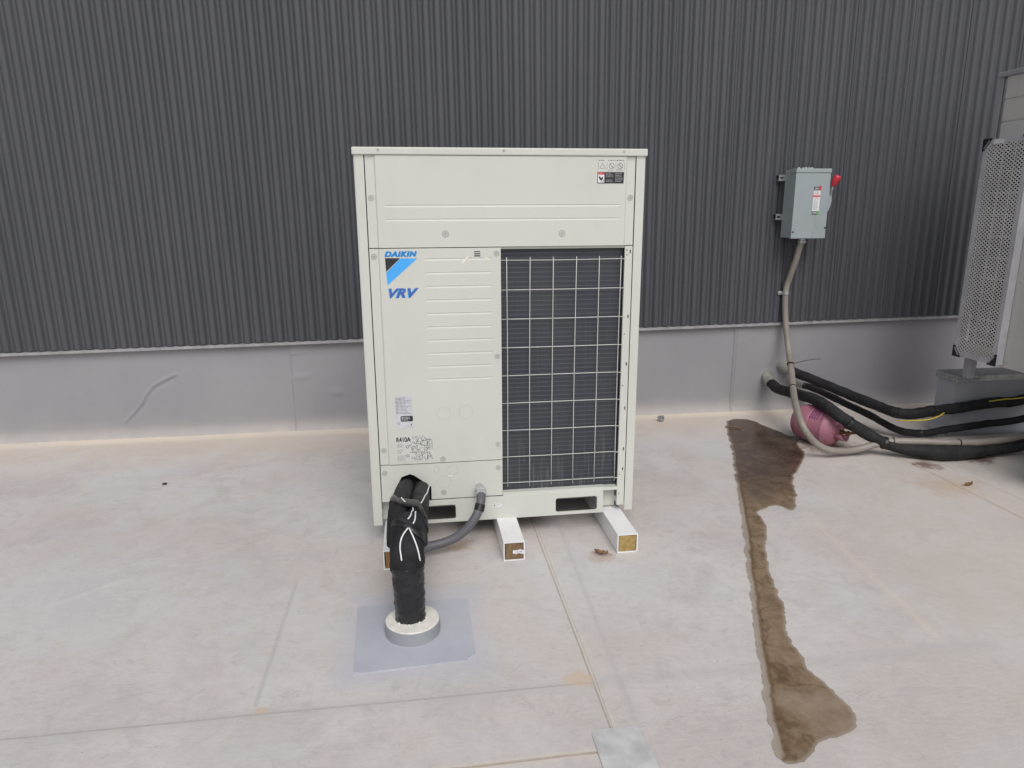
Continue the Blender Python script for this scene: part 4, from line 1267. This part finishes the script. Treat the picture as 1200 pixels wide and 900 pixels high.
tube('conduit_hose', cpts, 0.0215, CONDUIT2, cd, n=16, sub=8)
lathe('conduit_hub', [(0.026, 0.0), (0.026, 0.018), (0.031, 0.020), (0.031, 0.034), (0.022, 0.040)], ALU, cd, Matrix.Translation((2.958, 1.680, 1.301)) @ Matrix.Rotation(math.pi, 4, 'X'), 10, smooth=False)
cl = lathe('pipe_strap', [(0.0235, -0.011), (0.0260, -0.010), (0.0260, 0.010), (0.0235, 0.011)], ALU, cd, Matrix.Translation((2.923, 1.770, 0.905)), 20)
plate('strap_tab', rrect(2.868, 2.902, 0.892, 0.918, 0.010, 3), [], 1.784, 1.788, ALU, cl)
lathe('strap_screw', [(0.007, -0.001), (0.007, 0.003), (0.003, 0.005)], GALV, cl, Matrix.Translation((2.882, 1.784, 0.905)) @ AY, 8)
def tie(name, c, d, r, parent, tail=None):
    o = lathe(name, [(r, -0.003), (r + 0.002, -0.003), (r + 0.002, 0.003), (r, 0.003)], TIE, parent, Matrix.Translation(c) @ Vector(d).to_track_quat('Z', 'Y').to_matrix().to_4x4(), 18)
    if tail: tube('tie_tail', tail, 0.0022, TIE, o, n=5, sub=3)
tie('cable_tie', (2.888, 1.560, 0.418), (-0.35, -0.75, -0.55), 0.0225, cd, [(2.90, 1.535, 0.43), (3.00, 1.50, 0.46), (3.06, 1.47, 0.47)])
tie('cable_tie', (2.760, 1.280, 0.322), (-0.42, -0.88, -0.2), 0.0225, cd)
tie('cable_tie', (3.130, 0.722, 0.102), (1, -0.3, 0), 0.0225, cd)
tie('cable_tie', (3.500, 0.627, 0.104), (1, 0, 0), 0.0225, cd)

# ------------------------------------------------------------------ insulated pipes out of the upstand
def wall_pipe(label, stub, pts, r, m, fat=None, seed=0, joints=()):
    t = thing('insulated_pipe', label, 'pipe', (stub[0], WALL_Y, stub[2]), 'black insulated pipes from the wall')
    tube('foam_sleeve', pts, fat or r, m, t, n=20, sub=12, lump=0.13, ring_jit=0.012, seed=seed)
    path = catmull(pts, 9)
    for j in joints:
        i = int(j * (len(path) - 2))
        d = (path[i + 1] - path[i]).normalized()
        rr = (fat(j) if fat else r)
        lathe('sleeve_joint', [(rr * 0.97, -0.010), (rr * 1.09, -0.008), (rr * 1.10, 0.008), (rr * 0.97, 0.012)], TAPE, t, Matrix.Translation(path[i]) @ d.to_track_quat('Z', 'Y').to_matrix().to_4x4(), 18)
    a = Vector((stub[0], WALL_Y + 0.01, stub[2])); b = Vector(pts[0])
    bb = b + (Vector(pts[1]) - b).normalized() * 0.012
    path = catmull([a, a.lerp(b, 0.35), a.lerp(b, 0.7) , bb], 5)
    v, f = tube_data(path, lambda q: r * (1.38 - 0.42 * min(1, q * 1.15)) , 20, lump=0.22, seed=seed + 30)
    from_data('sealant_cone', v, f, SEALGREY, t, smooth=True)
    lathe('wall_boot', [(r * 2.0, -0.006), (r * 1.95, 0.001), (r * 1.5, 0.004)], FLASH, t, Matrix.Translation((stub[0], WALL_Y - 0.006, stub[2])) @ AY, 24)
    return t
pa = wall_pipe('black insulated pipe highest and farthest back of the three beside grey stand', (2.968, 1.83, 0.350),
          [(3.005, 1.745, 0.325), (3.065, 1.665, 0.300), (3.19, 1.45, 0.250), (3.30, 1.20, 0.205), (3.36, 1.03, 0.188), (3.44, 0.98, 0.190), (3.571, 0.985, 0.200), (3.797, 1.020, 0.202), (4.03, 1.010, 0.230), (4.26, 0.99, 0.250), (4.6, 0.95, 0.40)], 0.0350, FOAM, seed=1, joints=(0.42, 0.62))
tube('yellow_wire', [(3.36, 1.00, 0.140), (3.45, 0.955, 0.150), (3.52, 0.945, 0.155), (3.60, 0.955, 0.166), (3.66, 0.965, 0.190)], 0.0045, YELLOW, pa, n=8, sub=6)
tube('yellow_wire', [(3.98, 0.965, 0.255), (4.08, 0.955, 0.268), (4.2, 0.955, 0.272), (4.4, 0.95, 0.30)], 0.0045, YELLOW, pa, n=8, sub=6)
wall_pipe('thinnest black insulated pipe running between the two thicker pipes', (3.052, 1.83, 0.225),
          [(3.12, 1.755, 0.205), (3.165, 1.70, 0.195), (3.255, 1.48, 0.150), (3.347, 1.26, 0.100), (3.42, 1.07, 0.052), (3.56, 1.01, 0.040), (3.739, 1.000, 0.062), (3.973, 0.985, 0.090), (4.29, 0.97, 0.130), (4.6, 0.95, 0.30)], 0.0240, FOAM, seed=5, joints=(0.55,))
wall_pipe('black insulated pipe nearest the camera crossing over the pink gas cylinder', (2.866, 1.83, 0.262),
          [(2.842, 1.715, 0.238), (2.832, 1.600, 0.228), (2.833, 1.340, 0.254), (2.815, 1.050, 0.282), (2.852, 0.830, 0.228), (2.99, 0.790, 0.140), (3.09, 0.745, 0.085), (3.20, 0.690, 0.058), (3.33, 0.625, 0.050), (3.500, 0.612, 0.048), (3.70, 0.625, 0.045), (3.965, 0.64, 0.065), (4.3, 0.68, 0.14), (4.6, 0.75, 0.3)], 0.0385, FOAM2,
          fat=lambda t: 0.0365 + 0.012 * math.exp(-((t - 0.66) / 0.09) ** 2), seed=8, joints=(0.33, 0.47))

# ------------------------------------------------------------------ pink gas cylinder lying on the roof
gc = thing('gas_cylinder', 'pink refrigerant gas cylinder lying on its side under the black pipes', 'gas cylinder', (2.775, 1.0, 0.003))
axis = Vector((0.46, -0.885, -0.03)).normalized()
cm = Matrix.Translation((2.765, 1.165, 0.125)) @ axis.to_track_quat('Z', 'Y').to_matrix().to_4x4()
lathe('cylinder_body', [(0.004, -0.040), (0.040, -0.036), (0.078, -0.022), (0.104, 0.004), (0.117, 0.036), (0.119, 0.075), (0.119, 0.100), (0.1205, 0.102), (0.1205, 0.112), (0.119, 0.114), (0.119, 0.206), (0.1205, 0.208), (0.1205, 0.216), (0.117, 0.220), (0.106, 0.246), (0.082, 0.266), (0.060, 0.275), (0.058, 0.280), (0.030, 0.284), (0.022, 0.288)], PINK, gc, cm, 36)
# lifting collar with its two openings
bm = bmesh.new()
def cpt(r, a, h): return cm @ Vector((r * math.cos(a), r * math.sin(a), h))
for s, e in ((0.15, 2.55), (3.3, 5.7)):
    n = 12
    g4 = []
    for k in range(n + 1):
        a = s + (e - s) * k / n
        hh = 0.345 + 0.012 * math.sin(math.pi * k / n)
        g4.append([bm.verts.new(cpt(r, a, h)) for r, h in ((0.060, 0.268), (0.054, hh - 0.02), (0.050, hh - 0.02), (0.056, 0.268))])
    for k in range(n):
        for q in range(4):
            bm.faces.new((g4[k][q], g4[k + 1][q], g4[k + 1][(q + 1) % 4], g4[k][(q + 1) % 4]))
    bm.faces.new(g4[0]); bm.faces.new(g4[-1][::-1])
from_bm('lifting_collar', bm, PINK, gc, smooth=True)
lathe('valve_stem', [(0.016, 0.280), (0.016, 0.300), (0.011, 0.302), (0.011, 0.330), (0.018, 0.332), (0.018, 0.346), (0.010, 0.348)], BRASS, gc, cm, 12)
hv = [cpt(0.000, 0, 0.340), cpt(0.03, 0.1, 0.352), cpt(0.058, 0.1, 0.366), cpt(0.075, 0.2, 0.350), cpt(0.078, 0.3, 0.325)]
tube('valve_outlet', hv, 0.0085, BRASS, gc, n=10, sub=5)
# faded print wrapped on the shell
def wrap(polys, m, name, r=0.1196):
    vv, ff = [], []
    for p in polys:
        s = len(vv)
        vv += [cpt(r, a / r, h) for a, h in p]
        ff.append(tuple(range(s, s + len(p))))
    from_data(name, vv, ff, m, gc)
PURPLE = mat('faded_purple_print', (0.20, 0.06, 0.15), 0.5, var=0.3, scale=60)
up_dir = cm.to_3x3().inverted() @ Vector((-0.45, -0.1, 0.75))
a_c = math.atan2(up_dir.y, up_dir.x) * 0.1196
def turn(polys): return [[(a_c - (z - 0.0), h) for z, h in p] for p in polys]
lines = []
for k in range(4):
    for q in range(5):
        z0 = -0.055 + 0.022 * q
        lines.append([(z0, 0.118 + 0.016 * k), (z0 + 0.019, 0.118 + 0.016 * k), (z0 + 0.019, 0.129 + 0.016 * k), (z0, 0.129 + 0.016 * k)])
for q in range(7):
    z0 = -0.06 + 0.016 * q
    lines.append([(z0, 0.195), (z0 + 0.012, 0.195), (z0 + 0.012, 0.201), (z0, 0.201)])
wrap(turn(lines), PURPLE, 'faded_print')

# ------------------------------------------------------------------ neighbouring unit, its coil guard and stands
n_ac = thing('air_conditioner', 'shade-toned ivory outdoor unit cut off by right edge with perforated coil guard', 'air conditioner', (4.13, 0.41, 0.555))
UX, UY0, UY1, UZ0, UZ1 = 3.752, -0.210, 1.030, 0.555, 2.285
UXR = UX + 0.765
box('interior_core', UX + 0.045, UXR - 0.02, UY0 + 0.02, UY1 - 0.045, UZ0 + 0.11, UZ1 - 0.05, INNER, n_ac, 0)
box('base_pan', UX + 0.02, UXR - 0.02, UY0 + 0.02, UY1 - 0.02, UZ0, UZ0 + 0.10, BASEPAN, n_ac, 0.003)
for cx, sx in ((UX, 1), (UXR, -1)):
    for cy, sy in ((UY0, 1), (UY1, -1)):
        post('corner_post', cx, cy, sx, sy, UZ0, UZ1 - 0.031, POST_SHADED, n_ac)
box('top_cap', UX - 0.008, UXR + 0.008, UY0 - 0.008, UY1 + 0.008, UZ1 - 0.030, UZ1, POST_SHADED, n_ac, 0.005, 2)
def side_panel(name, y0, y1, z0, z1, x, grooves, parent):
    """sheet facing -x with stamped grooves at heights"""
    bz = sorted({z0, z1} | {q for g in grooves for q in (g + 0.007, g + 0.003, g - 0.001, g - 0.008)})
    v, f = [], []
    for z in bz:
        d = 0.006 if any(g - 0.002 <= z <= g + 0.004 for g in grooves) else 0
        for y in (y0, y1): v.append((x + d, y, z))
    for j in range(len(bz) - 1): f.append((2 * j + 1, 2 * j, 2 * j + 2, 2 * j + 3))
    s = len(v)
    for y in (y0, y1):
        for z in (z0, z1): v.append((x + 0.02, y, z))
    n = len(bz)
    f += [(0, 1, s + 2, s), (2 * n - 2, s + 1, s + 3, 2 * n - 1)]
    f += [tuple([2 * j for j in range(n)] + [s + 1, s]), tuple([2 * j + 1 for j in range(n - 1, -1, -1)] + [s + 2, s + 3])]
    return from_data(name, v, f, IVORY_SHADED, parent)
side_panel('side_upper_panel', UY0 + 0.042, UY1 - 0.068, 1.905, UZ1 - 0.033, UX + 0.002, [UZ1 - 0.033 - 0.128 * k for k in (1, 2)], n_ac)
sp_ = side_panel('side_panel', UY0 + 0.042, 0.690, UZ0 + 0.004, 1.902, UX + 0.002, [], n_ac)
AX = Matrix.Rotation(R(-90), 4, 'Y')
for y, z in ((0.640, 1.075), (0.640, 1.70), (0.650, 0.590), (0.42, 0.590)):
    lathe('screw', [(0.009, -0.002), (0.009, 0.002), (0.004, 0.004)], SCREW, sp_, Matrix.Translation((UX + 0.002, y, z)) @ AX, 10)
box('side_coil', UX + 0.022, UX + 0.042, 0.692, UY1 - 0.042, UZ0 + 0.10, 1.902, COIL_DK, n_ac, 0)
box('side_base_rail', UX + 0.002, UX + 0.020, 0.692, UY1 - 0.042, UZ0 + 0.003, UZ0 + 0.098, IVORY_SHADED, n_ac, 0.001)
box('front_upper_panel', UX + 0.045, UXR - 0.045, UY0 + 0.002, UY0 + 0.016, 1.905, UZ1 - 0.033, IVORY_SHADED, n_ac, 0.002)
box('front_access_panel', UX + 0.045, UX + 0.40, UY0 + 0.002, UY0 + 0.016, UZ0 + 0.10, 1.901, IVORY_SHADED, n_ac, 0.002)
box('front_coil', UX + 0.404, UXR - 0.045, UY0 + 0.008, UY0 + 0.018, UZ0 + 0.10, 1.901, COIL, n_ac, 0)
box('front_base_rail', UX + 0.045, UXR - 0.045, UY0 - 0.002, UY0 + 0.010, UZ0, UZ0 + 0.098, IVORY_SHADED, n_ac, 0.002)
box('back_panel', UX + 0.045, UXR - 0.045, UY1 - 0.040, UY1 - 0.025, UZ0 + 0.10, UZ1 - 0.033, INNER, n_ac, 0)
for k in range(10):
    z = UZ0 + 0.135 + 0.128 * k
    if z < 1.88: tube('coil_wire', [(UX + 0.016, 0.694, z), (UX + 0.016, UY1 - 0.044, z)], 0.0045, WIRE, n_ac, n=6, sub=0)
for y in (0.745, 0.835, 0.925): tube('coil_wire', [(UX + 0.011, y, UZ0 + 0.105), (UX + 0.011, y, 1.90)], 0.0045, WIRE, n_ac, n=6, sub=0)
# coil guard: frame, expanded metal, corner pieces
GX, GYA, GYB, GZA, GZB = 3.700, 0.668, 1.010, 0.572, 1.900
GF = mat('guard_frame_metal', (0.58, 0.585, 0.61), 0.45, metal=0.35, var=0.1, dirt=(0.2, 0.2, 0.2), dirt_amt=0.3)
gd = box('coil_guard_frame', GX, GX + 0.050, GYA, GYA + 0.004, GZA, GZB, GF, n_ac, 0)
for a in ((GX, GX + 0.050, GYB - 0.004, GYB, GZA, GZB), (GX, GX + 0.050, GYA + 0.004, GYB - 0.004, GZA, GZA + 0.004), (GX, GX + 0.050, GYA + 0.004, GYB - 0.004, GZB - 0.004, GZB),
          (GX, GX + 0.003, GYA + 0.004, GYA + 0.030, GZA + 0.004, GZB - 0.004), (GX, GX + 0.003, GYB - 0.030, GYB - 0.004, GZA + 0.004, GZB - 0.004),
          (GX, GX + 0.003, GYA + 0.030, GYB - 0.030, GZA + 0.004, GZA + 0.030), (GX, GX + 0.003, GYA + 0.030, GYB - 0.030, GZB - 0.030, GZB - 0.004)):
    box('guard_edge', *a, GF, gd, 0)
bm = bmesh.new()
cw, chh = 0.0330, 0.0215
ny_, nz_ = int(round((GYB - GYA - 0.06) / cw)), int((GZB - GZA - 0.06) / chh)
cw = (GYB - GYA - 0.06) / ny_; chh = (GZB - GZA - 0.06) / nz_
def strand(y0, z0, y1, z1):
    d = Vector((y1 - y0, z1 - z0)).normalized(); n = Vector((-d.y, d.x)) * 0.0023
    q = [(y0 + n.x, z0 + n.y), (y1 + n.x, z1 + n.y), (y1 - n.x, z1 - n.y), (y0 - n.x, z0 - n.y)]
    a = [bm.verts.new((GX + 0.001, y, z)) for y, z in q]
    b = [bm.verts.new((GX + 0.004, y, z)) for y, z in q]
    bm.faces.new(a); bm.faces.new(b[::-1])
    for i in (0, 2): bm.faces.new((a[i], b[i], b[(i + 1) % 4], a[(i + 1) % 4]))
for j in range(nz_):
    for i in range(ny_):
        y = GYA + 0.03 + i * cw; z = GZA + 0.03 + j * chh
        strand(y, z + chh / 2, y + cw / 2, z); strand(y + cw / 2, z, y + cw, z + chh / 2)
        strand(y, z + chh / 2, y + cw / 2, z + chh); strand(y + cw / 2, z + chh, y + cw, z + chh / 2)
em = from_bm('expanded_mesh', bm, mat('mesh_metal', (0.80, 0.79, 0.78), 0.5, metal=0.1, var=0.08), gd)
em['kind'] = 'stuff'
for y, z, sy, sz in ((GYA, GZA, 1, 1), (GYB, GZA, -1, 1), (GYA, GZB, 1, -1), (GYB, GZB, -1, -1)):
    q = [(y - sy * 0.005, z - sz * 0.006), (y + sy * 0.062, z - sz * 0.006), (y + sy * 0.055, z + sz * 0.008), (y + sy * 0.008, z + sz * 0.066), (y - sy * 0.005, z + sz * 0.066)]
    c_ = plate('guard_corner', q, [], GX - 0.005, GX - 0.0008, BLACKPL, gd, axis='x')
    m_ = (y + sy * 0.030, z + sz * 0.030)
    dv = Vector((sy * 0.018, -sz * 0.022)); nn = Vector((dv.y, -dv.x)).normalized() * 0.005
    plate('corner_clip', [(m_[0] - dv.x + nn.x, m_[1] - dv.y + nn.y), (m_[0] + dv.x + nn.x, m_[1] + dv.y + nn.y), (m_[0] + dv.x - nn.x, m_[1] + dv.y - nn.y), (m_[0] - dv.x - nn.x, m_[1] - dv.y - nn.y)], [], GX - 0.0075, GX - 0.0052, ALU, c_, axis='x')
plate('guard_sticker', [(0.865, GZB - 0.006), (0.935, GZB - 0.006), (0.935, GZB - 0.030), (0.865, GZB - 0.030)], [], GX - 0.0016, GX - 0.0004, PAPER, gd, axis='x')
# feet on the stands
for y in (1.03 - 0.075, -0.02):
    for x in (UX + 0.03, UXR - 0.12):
        ft = box('foot', x, x + 0.055, y, y + 0.05, 0.415, UZ0 - 0.001, STANDMAT, n_ac, 0.003)
        box('foot_plate', x - 0.01, x + 0.10, y - 0.008, y + 0.060, 0.412, 0.416, GALV, n_ac, 0)
        box('foot_bolt', x + 0.068, x + 0.090, y + 0.010, y + 0.032, 0.416, 0.436, ALU, ft, 0.003)
def stand(x0, x1, y0, y1, label):
    s = thing('equipment_stand', label, 'stand', ((x0 + x1) / 2, (y0 + y1) / 2, 0), 'grey stands under the right-hand unit')
    bm = bmesh.new()
    fl_ = 0.022
    rings = []
    for z, e in ((0.0045, fl_ + 0.02), (0.012, fl_ * 0.7), (0.05, 0.004), (0.365, 0.0)):
        rings.append([bm.verts.new((x, y, z)) for x, y in ((x0 - e, y0 - e), (x1 + e, y0 - e), (x1 + e, y1 + e), (x0 - e, y1 + e))])
    for a, b in zip(rings, rings[1:]):
        for k in range(4): bm.faces.new((a[k], a[(k + 1) % 4], b[(k + 1) % 4], b[k]))
    bm.faces.new(rings[0][::-1]); bm.faces.new(rings[-1])
    from_bm('stand_body', bm, STANDMAT, s)
    box('stand_cap', x0 - 0.014, x1 + 0.014, y0 - 0.014, y1 + 0.014, 0.366, 0.412, GALV, s, 0.003)
    return s
stand(3.815, 4.75, 1.075, 1.245, 'tall grey equipment stand with metal cap behind the black pipes')
stand(3.575, 4.75, -0.065, 0.095, 'grey equipment stand just showing at the right edge in front of pipes')

# ------------------------------------------------------------------ small debris
def leaf(x, y, L, ang, label):
    v, f = [], []
    n = 10
    for i in range(n + 1):
        t = i / n
        wdt = 0.38 * math.sin(math.pi * (0.06 + 0.9 * t)) * (1 + 0.15 * math.sin(i * 2.1))
        for k, s in enumerate((-1, -0.5, 0, 0.5, 1)):
            lx = (t - 0.5) * L
            ly = s * wdt * L * 0.55
            z = 0.006 + 0.012 * abs(s) ** 1.4 + 0.010 * (2 * t - 1) ** 2 + 0.003 * math.sin(i * 1.7 + k)
            v.append((x + lx * math.cos(ang) - ly * math.sin(ang), y + lx * math.sin(ang) + ly * math.cos(ang), z))
    for i in range(n):
        for k in range(4):
            a = i * 5 + k
            f.append((a, a + 1, a + 6, a + 5))
    t_ = thing('dry_leaf', label, 'leaf', (x, y, 0), 'dry leaves on the roof')
    o = from_data('blade', v, f, LEAF, t_, smooth=True)
    md = o.modifiers.new('thickness', 'SOLIDIFY'); md.thickness = 0.0012
    tube('stalk', [(x + L * 0.48 * math.cos(ang), y + L * 0.48 * math.sin(ang), 0.016), (x + L * 0.75 * math.cos(ang + 0.2), y + L * 0.75 * math.sin(ang + 0.2), 0.006)], 0.0014, LEAF, t_, n=5, sub=2)
leaf(1.012, -0.262, 0.062, R(-30), 'curled brown dry leaf on roof left of right-hand white sleeper')
leaf(3.234, 0.216, 0.055, R(10), 'small dark dry leaf on roof in front of black pipes')
bm = bmesh.new()
bm_box(bm, -1.220, -1.196, 0.914, 0.930, 0.002, 0.010, 0.003)
chip = tag(from_bm('plastic_chip', bm, BLACKPL), 'tiny black plastic chip lying on open roof left of ivory unit', 'debris')
nt_ = thing('loose_fitting', 'small silver threaded fitting lying by wall right of ivory unit', 'fitting', (1.983, 1.665, 0.003))
fm = Matrix.Translation((1.978, 1.665, 0.026)) @ Vector((0.55, -0.8, 0.1)).to_track_quat('Z', 'Y').to_matrix().to_4x4()
lathe('threaded_collar', [(0.013, -0.020), (0.018, -0.020), (0.018, 0.004), (0.013, 0.004)], ALU, nt_, fm, 14)
lathe('locknut', [(0.013, 0.004), (0.0235, 0.004), (0.0235, 0.016), (0.013, 0.016), (0.012, 0.0)], ALU, nt_, fm, 6, smooth=False)
tw = tube('twig', [(2.375, 1.452, 0.010), (2.405, 1.432, 0.012), (2.44, 1.42, 0.010), (2.47, 1.395, 0.009)], 0.004, LEAF, None, n=6, sub=3)
tag(tw, 'thin dark twig lying on the wet stain near the wall', 'twig')
